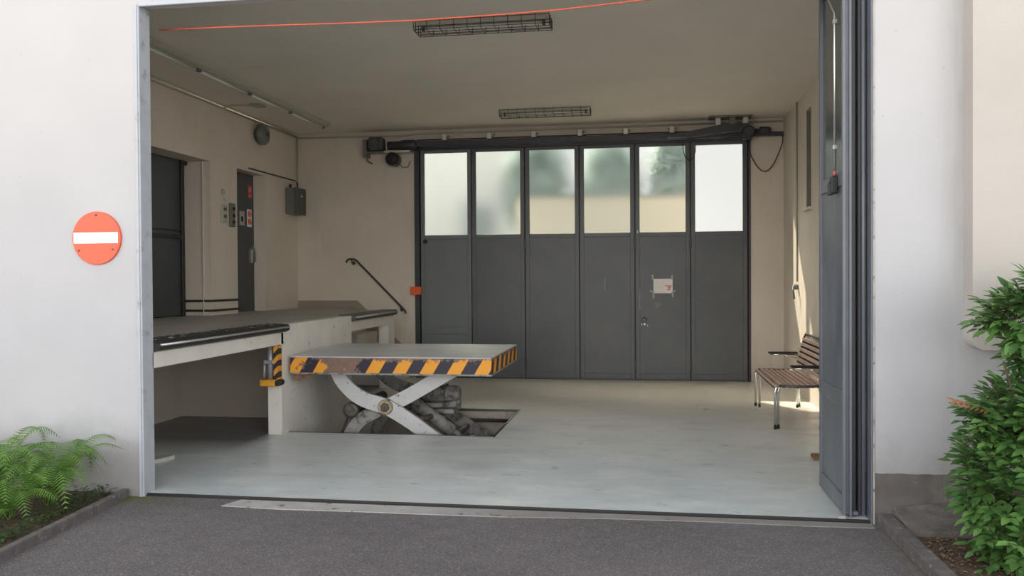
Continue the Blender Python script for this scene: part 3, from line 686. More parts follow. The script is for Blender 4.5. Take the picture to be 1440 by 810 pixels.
# ------------------------------------------------------------------ front folded gate leaves (right)
d2=sthing('door_2',(1.25,5.8,0),'blue grey steel gate leaves folded back at the right of the gateway')
def front_leaf(x0,ya,yb,th,mt=None):
    m=MB(); s=.06
    m.bbox(x0,x0+th,ya,ya+s,.012,3.52,.004); m.bbox(x0,x0+th,yb-s,yb,.012,3.52,.004)
    for z0,z1 in ((.012,.12),(.67,.77),(2.06,2.15),(3.40,3.52)): m.bbox(x0,x0+th,ya+s,yb-s,z0,z1,.004)
    m.box(x0+.012,x0+th-.012,ya+s,yb-s,.12,.67); m.box(x0+.012,x0+th-.012,ya+s,yb-s,.77,2.06)
    lf=obj('leaf',m,mt or M['frontleaf'],d2)
    g=MB(); g.box(x0+th/2-.003,x0+th/2+.003,ya+s-.004,yb-s+.004,2.146,3.404); obj('pane',g,M['wallglass'],lf)
    return lf
LA=front_leaf(1.205,5.45,6.20,.042)
mb=MB()
mb.tube([(1.192,5.63,2.15),(1.192,5.63,3.17),(1.18,5.66,3.22),(1.15,5.78,3.40),(1.15,5.80,3.5)],.0085,10)
for z in (2.3,3.1): mb.bbox(1.18,1.207,5.615,5.645,z,z+.03,.003)
obj('bolt_rod',mb,M['steel'],LA)
mb=MB(); mb.bbox(1.165,1.206,5.60,5.68,2.02,2.13,.006); mb.bbox(1.15,1.18,5.62,5.66,2.01,2.09,.004); obj('bolt_handle',mb,M['blackplastic'],LA)
mb=MB(); mb.tube([(1.19,5.63,2.135),(1.19,5.63,2.165)],.011,8); obj('rod_collar',mb,M['redink'],LA)
LB=front_leaf(1.292,5.46,6.20,.034,M['frame'])
mb=MB(); mb.bbox(1.250,1.290,5.50,5.56,-.0,3.45,.004); obj('hinge_post',mb,M['frame'],LA)
mb=MB(); mb.tube([(1.318,5.435,.02),(1.318,5.435,3.42)],.011,10); obj('weather_bar',mb,M['stile'],LB)
mb=MB(); mb.bbox(1.255,1.29,5.44,5.86,.012,.035,.004); obj('bottom_guide',mb,M['stile'],LB)
mb=MB(); mb.bbox(1.195,1.215,5.43,5.45,.0,3.45,.003); mb.bbox(1.235,1.25,5.43,5.45,0,3.45,.003); obj('edge_strip',mb,M['stile'],LA)
mb=MB(); mb.bbox(1.16,1.205,5.385,5.43,.0,.018,.004); tag(obj('floor_stop',mb,M['apron']),'small pale floor stop at the foot of the folded gate leaf','door stop')
mb=MB(); mb.bbox(1.0,1.30,6.1,6.22,3.50,3.56,.004); mb.bbox(1.20,1.25,5.5,6.2,3.52,3.60,.004); obj('top_hanger',mb,M['frame'],d2)

# ------------------------------------------------------------------ scissor lift table
L=thing('scissor_lift_table','raised steel scissor lift table with yellow and black striped edge over the floor pit','lift table',(-2.43,8.5,-.62))
tx0,tx1,ty0,ty1,tz0,tz1=-3.42,-1.435,7.70,9.27,.585,.745
mb=MB(); mb.bbox(tx0,tx1,ty0,ty1,tz1-.012,tz1,.004); mb.box(tx0+.02,tx1-.02,ty0+.02,ty1-.02,tz0+.06,tz1-.012); obj('deck',mb,M['deck'],L)
mb=MB()
mb.box(tx0,tx1,ty0,ty0+.012,tz0,tz1-.012); mb.box(tx0,tx1,ty1-.012,ty1,tz0,tz1-.012); mb.box(tx1-.012,tx1,ty0+.012,ty1-.012,tz0,tz1-.012); mb.box(tx0,tx0+.012,ty0+.012,ty1-.012,tz0,tz1-.012)
obj('striped_skirt',mb,M['hazard'],L)
mb=MB(); mb.bbox(tx0-.004,tx1+.004,ty0-.006,ty0+.03,tz0-.014,tz0+.003,.003); mb.bbox(tx1-.026,tx1+.008,ty0,ty1,tz0-.014,tz0+.003,.003); obj('edge_flange',mb,M['armdirty'],L)
mb=MB()
for y in (7.9,9.0): mb.box(tx0+.05,tx1-.05,y,y+.06,tz0-.0,tz0+.07)
for x in (-3.1,-1.9): mb.box(x,x+.06,ty0+.05,ty1-.05,tz0+.01,tz0+.07)
obj('deck_beams',mb,M['oil'],L)
def band(path,w,y0_,y1_):
    "flat bar following a path in x,z with width w"
    n_=len(path); Lp=[];Rp=[]
    for i,(x,z) in enumerate(path):
        a=path[max(i-1,0)]; b=path[min(i+1,n_-1)]; d=Vector((b[0]-a[0],b[1]-a[1])).normalized(); ww=w[i] if isinstance(w,list) else w
        nn=Vector((-d.y,d.x))*ww/2; Lp.append((x+nn.x,z+nn.y)); Rp.append((x-nn.x,z-nn.y))
    m=MB(); vs=[]
    for (a,b) in zip(Lp,Rp): vs+= [(a[0],y0_,a[1]),(b[0],y0_,b[1]),(b[0],y1_,b[1]),(a[0],y1_,a[1])]
    fs=[]
    for i in range(n_-1):
        o=i*4
        for k in range(4): fs.append((o+k,o+(k+1)%4,o+4+(k+1)%4,o+4+k))
    fs.append((0,1,2,3)); e=(n_-1)*4; fs.append((e+3,e+2,e+1,e)); m.add(vs,fs); return m
def smooth_path(P,n=6):
    out=[]
    for i in range(len(P)-1):
        p0=P[max(i-1,0)];p1=P[i];p2=P[i+1];p3=P[min(i+2,len(P)-1)]
        for k in range(n):
            t=k/n; out.append(tuple(.5*((2*p1[j])+(-p0[j]+p2[j])*t+(2*p0[j]-5*p1[j]+4*p2[j]-p3[j])*t*t+(-p0[j]+3*p1[j]-3*p2[j]+p3[j])*t**3) for j in range(2)))
    out.append(P[-1]); return out
pivot=(-2.525,.235)
A=smooth_path([(-3.03,.59),(-2.985,.50),(-2.88,.385),(-2.74,.30),pivot,(-2.30,.11),(-2.05,-.06),(-1.78,-.24),(-1.62,-.35)])
B=smooth_path([(-1.86,.60),(-2.1,.46),(-2.32,.335),pivot,(-2.66,.175),(-2.80,.09),(-2.90,-.03),(-2.98,-.20),(-3.05,-.36)])
wa=[.15]*len(A)
for i in range(len(A)): wa[i]=.15-.02*abs(i/len(A)-.45)*2
obj('scissor_arm',band(A,wa,7.90,7.94),M['arm'],L); obj('scissor_arm',band(B[:19],.14,7.955,7.995),M['arm'],L); obj('scissor_arm',band(B[18:],.13,7.955,7.995),M['armdirty'],L)['label']='dirty grey lower half of the rear scissor arm'
obj('scissor_arm',band(A,.13,9.02,9.06),M['armdirty'],L); obj('scissor_arm',band(B,.13,8.965,9.005),M['armdirty'],L)
mb=MB(); mb.lathe((pivot[0],8.0,pivot[1]),(0,-1,0),[(0,.075),(.115,.075),(.125,.068)],24); ob=obj('pivot_hub',mb,M['brass'],L)
m2=MB(); m2.lathe((pivot[0],7.88,pivot[1]),(0,-1,0),[(0,.045),(.02,.045),(.024,.036)],6); obj('hub_nut',m2,M['grease'],ob)
mb=MB(); mb.cyl((pivot[0],8.0,pivot[1]),(pivot[0],8.97,pivot[1]),.038,16); mb.cyl((-2.90,7.98,.19),(-2.90,8.97,.19),.055,16); mb.cyl((-2.2,7.99,.10),(-2.2,9.0,.02),.03,12); mb.cyl((-1.95,7.95,-.14),(-1.95,9.02,-.14),.03,12); obj('cross_shaft',mb,M['grease'],L)
mb=MB(); mb.lathe((-2.90,8.0,.19),(0,-1,0),[(0,.08),(.06,.08),(.07,.05)],18); mb.bbox(-2.955,-2.865,7.99,8.03,-.0,.16,.01); obj('pivot_bracket',mb,M['grease'],L)
mb=MB(); mb.tube([(-2.91,8.02,.16),(-3.03,8.02,-.12),(-3.07,8.02,-.3)],.03,10); obj('push_rod',mb,M['oil'],L)
# hydraulic motor + pipes
mb=MB(); mb.lathe((-2.36,8.72,.255),(1,0,0),[(0,.07),(.01,.095),(.36,.095),(.38,.085),(.40,.06)],24); mot=obj('pump_motor',mb,M['armdirty'],L)
for x in (-2.12,-2.32):
    mb=MB(); mb.bbox(x,x+.015,8.62,8.8,.155,.36,.003); obj('motor_band',mb,M['grease'],mot)
mb=MB(); mb.tube([(-2.58,8.62,.13),(-2.12,8.62,.155)],.03,12); mb.tube([(-2.12,8.62,.155),(-1.97,8.62,.17)],.04,12); mb.tube([(-1.97,8.62,.17),(-1.94,8.62,.17)],.05,12); mb.bbox(-2.45,-2.0,8.55,8.9,.07,.12,.01); obj('hydraulic_line',mb,M['armdirty'],L)
mb=MB(); mb.cyl((-2.42,8.45,.22),(-1.98,8.45,-.10),.07,18); mb.cyl((-1.98,8.45,-.10),(-1.86,8.45,-.19),.045,14); obj('hydraulic_cylinder',mb,M['armdirty'],L)
mb=MB(); mb.lathe((-1.78,8.5,-.20),(0,-1,0),[(0,.07),(.1,.07)],18); obj('guide_roller',mb,M['arm'],L)
mb=MB(); mb.bbox(-3.2,-1.5,7.9,8.0,-.62,-.5,.01); mb.bbox(-3.2,-1.5,8.95,9.05,-.62,-.5,.01); mb.bbox(-3.15,-3.0,7.9,9.05,-.5,-.36,.01); mb.bbox(-1.68,-1.56,7.9,9.05,-.5,-.4,.01)
mb.bbox(-2.9,-2.2,8.2,8.8,-.62,-.25,.01); mb.tube([(-2.8,9.2,-.10),(-1.5,9.2,-.10)],.02,8); obj('base_frame',mb,M['oil'],L)
mb=MB(); mb.prism([(-3.41,.585),(-3.41,.50),(-3.36,.50),(-3.10,.585)],'y',7.76,7.80); obj('corner_gusset',mb,simple('rusty_bracket',(.20,.11,.07),.7,var=.3,scale=20),L)
mb=MB(); mb.prism([(-2.55,.585),(-2.05,.585),(-2.12,.45),(-2.42,.47)],'y',8.5,8.56); obj('upper_bracket',mb,simple('rusty_plate',(.26,.14,.09),.7,var=.4,scale=12),L)

# bumper on divider wall
t=thing('dock_bumper','grey pipe bumper with yellow and black striped guard on the divider wall end','bumper',(-3.53,7.54,.47))
mb=MB(); mb.prism([(-3.50,.86),(-3.455,.86),(-3.455,.50),(-3.50,.50)],'y',7.50,7.585); obj('striped_guard',mb,M['bstripe'],t)
mb=MB(); mb.bbox(-3.625,-3.475,7.46,7.59,.478,.54,.006); obj('yellow_base',mb,M['yellow'],t)
mb=MB(); mb.cyl((-3.545,7.53,.54),(-3.545,7.53,.865),.028,16); mb.bbox(-3.60,-3.50,7.49,7.57,.685,.725,.006); mb.tube([(-3.605,7.52,.55),(-3.60,7.52,.70)],.014,10); obj('post_pipe',mb,M['pipe'],t)
mb=MB(); mb.lathe((-3.45,7.47,.51),(0,1,0),[(0,.03),(.1,.03)],14); obj('rubber_roller',mb,M['blackrub'],t)
# bench
bn=thing('slatted_bench','chrome framed bench with weathered wooden slats and black armrests by the right wall','bench',(1.5,9.2,0))
by0,by1=8.47,9.95; sz=.435
for i in range(9):
    u=i/8; x=1.245+.43*u; z=sz-.012*u+(-.018 if i==0 else 0)-(.014*math.sin(PI*u))
    m=MB(); m.bbox(x-.017,x+.017,by0+.005,by1-.005,z-.01,z+.01,.003); obj('seat_slat',m,M['slat'],bn)
for i in range(6):
    z=.495+.056*i; x=1.668+(z-.45)*.27; a=math.atan(.27); m=MB(); m.bbox(-.008,.008,by0+.012,by1-.012,-.0175,.0175,.003)
    m.v=[(v[0]*math.cos(a)+v[2]*math.sin(a)+x, v[1], -v[0]*math.sin(a)+v[2]*math.cos(a)+z) for v in m.v]
    obj('back_slat',m,M['slat'],bn)
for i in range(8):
    x=1.245+.43*(i+.5)/8; m=MB(); m.box(x-.012,x+.012,by0+.03,by1-.03,sz-.034,sz-.022); obj('seat_gap_shade',m,M['blackrub'],bn)  # dark strips added under the slat gaps to stand for their shade
for i in range(5):
    z=.523+.056*i; x=1.668+(z-.45)*.27+.014; m=MB(); m.box(x-.003,x+.003,by0+.03,by1-.03,z-.014,z+.014); obj('back_gap_shade',m,M['blackrub'],bn)  # dark strips added between the back slats so the gaps read shaded
# back frame loop
x_=lambda z:1.682+(z-.45)*.27
fr_=MB(); fr_.tube([(1.66,by0,.40),(x_(.5),by0,.5),(x_(.80),by0,.80),(x_(.835),by0+.03,.835),(x_(.835),by1-.03,.835),(x_(.80),by1,.80),(x_(.5),by1,.5),(1.66,by1,.40)],.012,10); obj('back_frame',fr_,M['darksteel'],bn)
for i in range(23):
    y=by0+.05+i*(by1-by0-.1)/22; m=MB(); m.tube([(x_(.42)+.012,y,.42),(x_(.83)+.012,y,.83)],.0045,6); obj('back_wire',m,M['chrome'],bn)
fr_=MB(); fr_.tube([(1.235,by0+.02,.405),(1.235,by1-.02,.405)],.011,8); fr_.tube([(1.66,by0+.02,.405),(1.66,by1-.02,.405)],.011,8)
for y in (by0,by1): fr_.tube([(1.70,y,.425),(1.5,y,.418),(1.27,y,.425)],.013,10)
fr_.tube([(1.45,by0,.405),(1.45,by1,.405)],.008,8)
obj('seat_frame',fr_,M['darksteel'],bn)
for (x,y,dy) in ((1.235,by0,.02),(1.235,by1,-.05),(1.70,by0,.02),(1.715,by1,-.05)):
    m=MB()
    for q in (0,1):
        yy=y+q*dy*1.6; xx=x+(.034*q if x<1.5 else -.034*q)
        m.tube([(xx,yy,.0),(xx,yy,.36),(xx+(.01 if x<1.5 else -.01),yy,.405),(xx+(.035 if x<1.5 else -.035),yy,.425)],.0125,10)
    lg=obj('leg',m,M['chrome'],bn)
    for q in (0,1):
        m=MB(); yy=y+q*dy*1.6; xx=x+(.034*q if x<1.5 else -.034*q)
        m.lathe((xx,yy,0),(0,0,1),[(0,.015),(.03,.015)],10)
        obj('rubber_foot',m,M['blackplastic'],lg)
for y in (by0-.02,by1):
    m=MB(); m.bbox(1.375,1.70,y-.022,y+.022,.604,.628,.008); ar=obj('armrest',m,M['blackplastic'],bn)
    m=MB(); m.tube([(1.725,y,.59),(1.50,y,.595),(1.40,y,.592)],.010,8); m.tube([(1.55,y,.60),(1.60,y,.57),(1.72,y,.555)],.009,8); obj('armrest_support',m,M['chrome'],ar)
# right wall hook & cable
mb=MB(); mb.tube([(XR-.012,11.08,3.69),(XR-.012,11.08,1.42)],.009,8)
tag(obj('wall_cable',mb,simple('grey_cable',(.25,.23,.2),.6)),'thin grey cable running down the right wall','cable')
t=thing('pull_switch','small grey pull switch at the lower end of the right wall cable','switch',(XR-.03,11.08,1.25))
mb=MB(); mb.lathe((XR,11.08,1.35),(-1,0,0),[(0,.03),(.03,.035),(.06,.03),(.07,.015)],16); obj('body',mb,M['cabinet'],t)
mb=MB(); mb.tube([(XR-.06,11.08,1.36),(XR-.07,11.02,1.30),(XR-.06,10.99,1.20)],.012,8); obj('lever',mb,M['darksteel'],t)
# floor bits
mb=MB(); mb.prism([(-4.25,6.02),(-4.05,6.10),(-3.93,6.32),(-3.90,6.46),(-3.95,6.50),(-4.02,6.42),(-4.2,6.32),(-4.4,6.25)],'z',0,.03); tag(obj('floor_offcut',mb,M['wedge']),'pale concrete offcut on the dark floor below the platform front','offcut')
mb=MB(); mb.bbox(1.335,1.60,7.08,7.22,0,.03,.004); tag(obj('wooden_block',mb,M['brown']),'small brown wooden block on the floor behind the folded gate leaf','block')

# ------------------------------------------------------------------ no entry sign
t=thing('no_entry_sign','round red no entry sign with white bar on the white outer wall','sign',(-3.795,YF-.01,1.60))
cx,cz,R_=-3.795,1.79,.186
mb=MB(); mb.lathe((cx,YF+.0,cz),(0,-1,0),[(0,R_),(.012,R_),(.015,R_-.003)],64); obj('disc',mb,M['red'],t)
mb=MB(); mb.bbox(cx-.173,cx+.167,YF-.0175,YF-.0145,cz-.037,cz+.04,.001); obj('white_bar',mb,M['white'],t)
for x,z in ((0,.16),(-.135,-.085),(.125,-.08)):
    m=MB(); m.lathe((cx+x,YF-.014,cz+z),(0,-1,0),[(0,.008),(.004,.007),(.005,.003)],12); obj('screw',m,M['grease'],t)

# ------------------------------------------------------------------ planting beds and kerbs
def kerb(name,p0,p1,w,h,z0,label,mat,inner):
    d=(Vector(p1)-Vector(p0)); d.normalize(); n_=Vector((-d.y,d.x))*inner*w
    a=Vector(p0);b=Vector(p1); poly=[(a.x,a.y),(b.x,b.y),(b.x+n_.x,b.y+n_.y),(a.x+n_.x,a.y+n_.y)]
    m=MB(); m.prism(poly,'z',z0,h); return struct(name,m,mat,label,bevel=.008)
kerb('trim_12',(-3.28,2.6),(-3.56,5.33),.05,.045,-.06,'dark concrete kerb edging the fern bed',M['kerb'],1)
mb=MB(); mb.prism([(-3.34,2.6),(-3.61,5.34),(-6,5.34),(-6,2.6)],'z',-.08,.01); struct('ground_bed_left',mb,M['soil'],'dark soil bed at the foot of the left wall')
kerb('trim_13',(1.372,5.33),(1.40,2.6),.085,.06,-.06,'grey brown concrete kerb edging the shrub bed',M['kerb'],1)
mb=MB(); mb.prism([(1.33,5.21),(1.37,5.21),(1.40,2.6),(1.30,2.6)],'z',-.03,-.009); struct('trim_14',mb,M['slab'],'worn concrete gutter strip along the right kerb')
mb=MB(); mb.prism([(1.455,5.34),(1.485,2.6),(5,2.6),(5,5.34)],'z',-.08,.02); struct('ground_bed_right',mb,M['soil'],'brown soil bed at the foot of the right wall')
mb=MB(); mb.add([(1.46,5.345,.0),(1.47,5.02,.0),(2.6,5.02,.0),(2.6,5.345,.0),(1.46,5.345,.10),(1.475,5.03,.04),(2.6,5.03,.10),(2.6,5.345,.24)],[(0,3,2,1),(4,5,6,7),(0,1,5,4),(1,2,6,5),(2,3,7,6),(3,0,4,7)])
struct('trim_15',mb,M['slab'],'sloping concrete slab between the right wall and the soil bed',bevel=.008)
# dry leaf litter on the soil (uncountable)
mb=MB()
for i in range(520):
    x=1.50+rnd.random()*.5; y=3.9+rnd.random()*1.1; s=.006+rnd.random()*.012; a=rnd.random()*6.28; z=.022+rnd.random()*.006
    c_,s_=math.cos(a)*s,math.sin(a)*s; mb.add([(x-c_,y-s_,z),(x+s_*.5,y-c_*.5,z+.004),(x+c_,y+s_,z+.002),(x-s_*.5,y+c_*.5,z+.006)],[(0,1,2,3)])
tag(obj('leaf_litter',mb,M['litter'],recalc=False),'dry brown leaf litter scattered over the right soil bed','leaves',kind='stuff')

# ferns
def frond(m,base,az,length,rise,droop,w,rg,roll=0):
    """one fern frond: arching rachis with paired toothed pinnae"""
    base=Vector(base); d=Vector((math.cos(az),math.sin(az),0)); side0=Vector((-d.y,d.x,0))
    pts=[];n_=27
    for i in range(n_+1):
        u=i/n_; pts.append(base+d*length*(u**1.1)*.96+Vector((0,0,rise*math.sin(min(u*1.15,1)*PI/2)-droop*u**2.6)))
    m.tube(pts[::2],[.0035*(1-.8*i/ (n_/2)) for i in range(len(pts[::2]))],4,caps=False)
    for i in range(3,n_+1):
        for h in (0,):
            u=min((i+h)/n_,1); j=min(i,n_-1); p=pts[j].lerp(pts[j+1],h) if i<n_ else pts[n_]
            t_=(pts[min(j+1,n_)]-pts[j-1]).normalized()
            prof=math.sin(PI*min(1,(u*.93+.05)))**.7*(1-.15*u)
            L_=w*max(prof,.03)
            for sgn in (-1,1):
                sd=(side0*sgn+t_*.45).normalized(); up=t_.cross(side0).normalized()
                sd=(sd*math.cos(.25)+Vector((0,0,-1))*math.sin(.25+roll*sgn)).normalized()
                tip=p+sd*L_; k=5; vs=[p]; hw=length*.0165
                # toothed outline
                up1=[];lo1=[]
                for q in range(1,k+1):
                    f=q/(k+.5); ww=hw*(1-f*.85); up1.append(p+sd*L_*f+t_*ww); up1.append(p+sd*L_*(f+.06)+t_*ww*.45)
                    lo1.append(p+sd*L_*f-t_*ww); lo1.append(p+sd*L_*(f+.06)-t_*ww*.45)
                vs=[p+t_*hw*.6]+up1+[tip]+lo1[::-1]+[p-t_*hw*.6]
                m.add(vs,[tuple(range(len(vs)))],False)
def fern(x,y,n_,ln,w,label,azr=(0,2*PI),rise=.4,seed=1):
    r=random.Random(seed); t=thing('fern',label,'fern',(x,y,.01))
    m=MB()
    for i in range(n_):
        az=azr[0]+(azr[1]-azr[0])*(i+r.uniform(-.3,.3))/n_
        l=ln*r.uniform(.75,1.1); frond(m,(x+r.uniform(-.04,.04),y+r.uniform(-.04,.04),.01),az,l,rise*r.uniform(.7,1.15),rise*r.uniform(.2,.75),w*r.uniform(.8,1.1),r,r.uniform(-.2,.2))
    m.v=[(v[0],min(v[1],YF-.012),max(v[2],.015)) for v in m.v]; obj('fronds',m,M['fern'],t,recalc=False)
    m=MB()
    for i in range(8):
        a=i*.8; m.tube([(x,y,.0),(x+.04*math.cos(a),y+.04*math.sin(a),.08)],.006,5)
    obj('crown',m,M['twig'],t)
fern(-3.92,4.98,26,.44,.105,'broad fern nearest the wall, its fronds reaching toward the gateway',rise=.44,seed=3)
fern(-4.30,4.95,26,.50,.11,'tall fern at the left edge of the bed behind the others',rise=.56,seed=5)
fern(-3.95,4.66,22,.36,.10,'low fern in the middle of the bed beside the kerb',rise=.34,seed=8)
fern(-3.98,4.22,16,.30,.08,'small bright fern at the lower left corner of the bed',rise=.20,seed=11)
# low ground cover along the kerb
mb=MB(); r=random.Random(4)
for i in range(900):
    y=r.uniform(3.7,5.3); xk=-3.33-.0*(y)-(y-2.6)*.1026-.06; x=xk-abs(r.gauss(0,.13)); z=.01+r.random()*.07; s=r.uniform(.008,.02); a=r.uniform(0,6.28); tl=r.uniform(-.5,.5)
    c_,s_=math.cos(a),math.sin(a)
    pts=[(-1,0),(0,-.5),(1,0),(0,.5)]
    mb.add([(x+(p*c_-q*s_)*s,y+(p*s_+q*c_)*s,z+p*tl*s) for p,q in pts],[(0,1,2,3)])
for i in range(60):
    y=r.uniform(4.2,5.3); x=-3.40-(y-2.6)*.1026-abs(r.gauss(0,.1)); a=r.uniform(0,6.28); mb.tube([(x,y,.01),(x+.03*math.cos(a),y+.03*math.sin(a),.06),(x+.08*math.cos(a),y+.08*math.sin(a),.06)],.0018,4)
tag(obj('ground_cover',mb,M['ivy'],recalc=False),'low dark green ground cover between the left kerb and the wall','ground cover',kind='stuff')

# shrub
def leaf(m,p,d,up,l,w,fold=.25):
    d=d.normalized(); s=d.cross(up)
    if s.length<.05: s=d.orthogonal()
    s.normalize(); n_=s.cross(d).normalized()
    prof=[(0,.05),(.18,.62),(.42,1),(.7,.68),(.88,.28),(1,.0)]
    vs=[];
    for u,ww in prof:
        c_=p+d*l*u-n_*l*.18*u*u; vs+= [c_+s*w*ww/2+n_*w*ww*fold*.5, c_, c_-s*w*ww/2+n_*w*ww*fold*.5]
    fs=[]
    for i in range(len(prof)-1):
        o=i*3; fs+=[(o,o+1,o+4,o+3),(o+1,o+2,o+5,o+4)]
    m.add(vs,fs,True)
sh=thing('leafy_shrub','dense green leafy shrub growing in the soil bed in front of the right wall','shrub',(2.05,4.75,.02))
r=random.Random(12)
leaves=MB(); light=MB(); redm=MB(); twigs=MB()
lobes=[ # centre, radii, n twigs
 ((1.99,4.72,.42),(.40,.40,.36),430),((2.03,4.55,.14),(.42,.35,.16),150),((2.03,4.70,.74),(.38,.36,.22),260),
 ((1.93,4.70,1.30),(.28,.25,.14),170),((2.10,4.65,1.45),(.30,.25,.12),110),((2.13,4.75,1.06),(.24,.3,.13),110),((2.35,4.8,.7),(.4,.5,.8),260)]
root=Vector((2.08,4.78,.02))
for bx in range(7):
    a=bx*.9; e=Vector((2.0+.22*math.cos(a),4.72+.2*math.sin(a),.65+.1*bx)); mid=root.lerp(e,.5)+Vector((.05*math.cos(a*2),.05*math.sin(a*2),.05))
    twigs.tube([root,mid,e],[.012,.009,.005],6)
twigs.tube([root,(2.1,4.75,.6),(2.08,4.72,1.0),(1.97,4.70,1.25)],[.013,.011,.009,.005],6); twigs.tube([(2.08,4.72,1.0),(2.15,4.68,1.42)],[.008,.004],6)
for (c,rad,cnt) in lobes:
    c=Vector(c)
    for i in range(cnt):
        th=r.uniform(0,2*PI); ph=math.acos(r.uniform(-1,1)); k=r.uniform(.62,1.0)
        dirv=Vector((math.sin(ph)*math.cos(th),math.sin(ph)*math.sin(th),math.cos(ph)))
        p=c+Vector((dirv.x*rad[0],dirv.y*rad[1],dirv.z*rad[2]))*k
        if p.z<.04: p.z=.04+r.random()*.05
        if p.y>5.1: p.y=5.1-r.random()*.1
        p.x+=.07 if c.z>1.2 else 0
        if c.z>1.2: p.z-=.03
        if p.z<.95 and p.x<1.66: p.x=1.66+r.random()*.05
        out=(dirv+Vector((-.15,-.35,.25))+Vector((r.uniform(-.4,.4),r.uniform(-.4,.4),r.uniform(-.3,.4)))).normalized()
        tl=r.uniform(.08,.15); q0=p-out*tl*.6; q1=p+out*tl*.4
        twigs.tube([q0,q1],.002,4,caps=False)
        tgt=light if (r.random()<.15) else leaves
        npr=r.choice((2,3,3)); big=r.uniform(.75,1.15)
        sd=out.cross(Vector((0,0,1)))
        if sd.length<.1: sd=Vector((1,0,0))
        sd.normalize()
        for j in range(npr):
            pp=q0.lerp(q1,(j+.5)/npr)
            for sg in (-1,1):
                dd=(sd*sg+out*.7+Vector((0,0,r.uniform(-.45,.15)))).normalized()
                l=.066*big*r.uniform(.8,1.2); leaf(tgt,pp,dd,Vector((r.uniform(-.3,.3),r.uniform(-.7,.1),1)),l,l*.54)
        l=.078*big; leaf(tgt,q1,(out+Vector((0,0,-.2))),Vector((r.uniform(-.3,.3),-.3,1)),l,l*.5)
# reddish new tip reaching out to the left
tipbase=Vector((1.74,4.6,.80)); twigs.tube([tipbase,(1.60,4.56,.84),(1.51,4.54,.85)],.0025,5)
for j in range(8):
    pp=tipbase.lerp(Vector((1.54,4.54,.86)),j/8+.1)
    for sg in (-1,1): leaf(redm,pp,Vector((-.5,-.1+.2*sg,sg*.22)),Vector((.2*sg,-1,.5)),.034+.012*r.random(),.014)
for j in range(3): leaf(redm,Vector((2.0+.03*j,4.32,.98)),Vector((-.6+.5*j,-.3,.2)),Vector((0,-1,.3)),.05,.03)
for nm,m_,mt,lb in (('foliage',leaves,'shrub',None),('young_leaves',light,'shrublight','brighter green young leaves'),('red_leaves',redm,'shrubred','reddish new leaves on an outer twig')):
    o=obj(nm,m_,M[mt],sh,recalc=False)
    if lb: o['label']=lb
obj('branches',twigs,M['twig'],sh)

# ------------------------------------------------------------------ yard beyond the frosted glass
mb=MB(); mb.box(-25,25,YB+.3,40,-.2,-.02); struct('ground_yard',mb,M['paving'],'pale paved yard behind the folding gate')
# low garden-side building (cream) and neighbour (white), seen only as blurs
t=thing('yard_building','cream low building behind the gate seen as a blur through frosted glass','building',(-.7,14.8,-.02))
mb=MB(); mb.box(-2.12,.75,14.2,15.4,-.02,2.80); obj('wall',mb,M['yardwall'],t)
mb=MB(); mb.box(-2.16,.79,14.16,15.44,2.80,2.84); obj('roof',mb,M['greypost'],t)
t=thing('white_building','tall white building behind the gate seen blurred through the leftmost panes','building',(-6.0,17.0,-.02))
mb=MB(); mb.box(-12,-2.9,19,24,-.02,6); obj('wall',mb,M['whitewall'],t)
mb=MB(); mb.box(-4.65,-4.2,18.8,19.0,-.02,3.5); mb.box(-3.7,-3.2,18.8,19.0,-.02,3.0); obj('doorway',mb,M['greypost'],t)
def tree(x,y,h,rx,label,seed):
    r=random.Random(seed); t=thing('yard_tree',label,'tree',(x,y,-.02))
    m=MB(); m.tube([(x,y,-.02),(x+.1,y,h*.4),(x,y,h*.7)],[.14,.10,.06],8); obj('trunk',m,M['twig'],t)
    m=MB()
    for i in range(1500):
        th=r.uniform(0,2*PI); ph=math.acos(r.uniform(-1,1)); k=r.uniform(.5,1)
        p=Vector((x+rx*k*math.sin(ph)*math.cos(th),y+rx*.7*k*math.sin(ph)*math.sin(th),h*.78+h*.26*k*math.cos(ph)))
        leaf(m,p,Vector((r.uniform(-1,1),r.uniform(-1,1),r.uniform(-1,.4))),Vector((0,0,1)),.22,.14)
    obj('crown',m,M['tree'],t,recalc=False)
tree(-2.05,16.9,4.1,.62,'bushy green tree behind the gate blurred through the third pane',21)
tree(-.66,17.1,4.0,.58,'bushy green tree behind the gate blurred through the fourth pane',22)
tree(.46,16.6,4.3,.34,'slim green tree behind the gate blurred through the fifth pane',23)

# ------------------------------------------------------------------ light
w=bpy.data.worlds.new('sky'); bpy.context.scene.world=w; w.use_nodes=True
k=w.node_tree; bg=k.nodes['Background']
tc=k.nodes.new('ShaderNodeTexCoord'); sx=k.nodes.new('ShaderNodeSeparateXYZ'); k.links.new(tc.outputs['Generated'],sx.inputs[0])
rp=k.nodes.new('ShaderNodeValToRGB'); rp.color_ramp.elements[0].position=.0; rp.color_ramp.elements[0].color=(1.0,.97,.93,1); rp.color_ramp.elements[1].position=.9; rp.color_ramp.elements[1].color=(.86,.92,1.0,1)
k.links.new(sx.outputs[2],rp.inputs[0]); k.links.new(rp.outputs[0],bg.inputs['Color'])
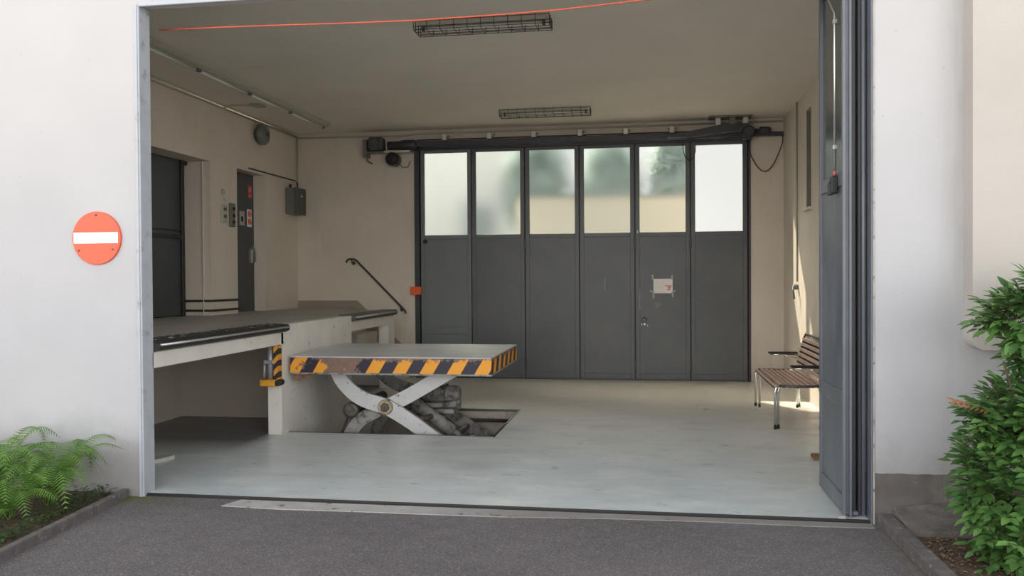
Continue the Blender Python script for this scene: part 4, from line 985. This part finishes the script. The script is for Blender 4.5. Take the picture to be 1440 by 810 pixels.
# horizon boosted on the forecourt side as added interior fill, softer overhead
def kn(op,a,b):
    x=k.nodes.new('ShaderNodeMath'); x.operation=op
    for i,q in enumerate((a,b)):
        if isinstance(q,(int,float)): x.inputs[i].default_value=q
        else: k.links.new(q,x.inputs[i])
    return x.outputs[0]
mh=k.nodes.new('ShaderNodeMapRange'); mh.interpolation_type='SMOOTHSTEP'
for i,q in enumerate((0,.62,1,0)): mh.inputs[i+1].default_value=q
k.links.new(kn('ABSOLUTE',sx.outputs[2],0),mh.inputs[0])
my=k.nodes.new('ShaderNodeMapRange'); my.interpolation_type='SMOOTHSTEP'
for i,q in enumerate((.1,-.6,0,1)): my.inputs[i+1].default_value=q
k.links.new(sx.outputs[1],my.inputs[0])
k.links.new(kn('ADD',.98,kn('MULTIPLY',kn('MULTIPLY',mh.outputs[0],my.outputs[0]),3.4)),bg.inputs['Strength'])
def sun(dirv,strength,col,ang):
    d=bpy.data.lights.new('sun','SUN'); d.energy=strength; d.color=col; d.angle=math.radians(ang)
    o=link(bpy.data.objects.new('sun',d)); o.rotation_euler=Vector(dirv).to_track_quat('-Z','Y').to_euler(); return o
sun((1,-1.4,-1.6),30,(1,.90,.72),1.2)

# ------------------------------------------------------------------ camera
cam=bpy.data.cameras.new('camera'); co=link(bpy.data.objects.new('camera',cam))
cam.sensor_width=36; cam.lens=1180/1440*36; cam.clip_start=.05
yaw,p,rl=math.radians(9.1),math.radians(-.75),math.radians(-.36)
f=Vector((-math.sin(yaw)*math.cos(p),math.cos(yaw)*math.cos(p),math.sin(p))); rt=Vector((math.cos(yaw),math.sin(yaw),0)); up=rt.cross(f)
R2=rt*math.cos(rl)+up*math.sin(rl); U2=-rt*math.sin(rl)+up*math.cos(rl)
m3=Matrix((R2,U2,-f)).transposed(); co.matrix_world=Matrix.Translation((0,0,1.5))@m3.to_4x4()
bpy.context.scene.camera=co
sc=bpy.context.scene
sc.view_settings.view_transform='Standard'; sc.view_settings.look='None'; sc.view_settings.exposure=0; sc.view_settings.gamma=1
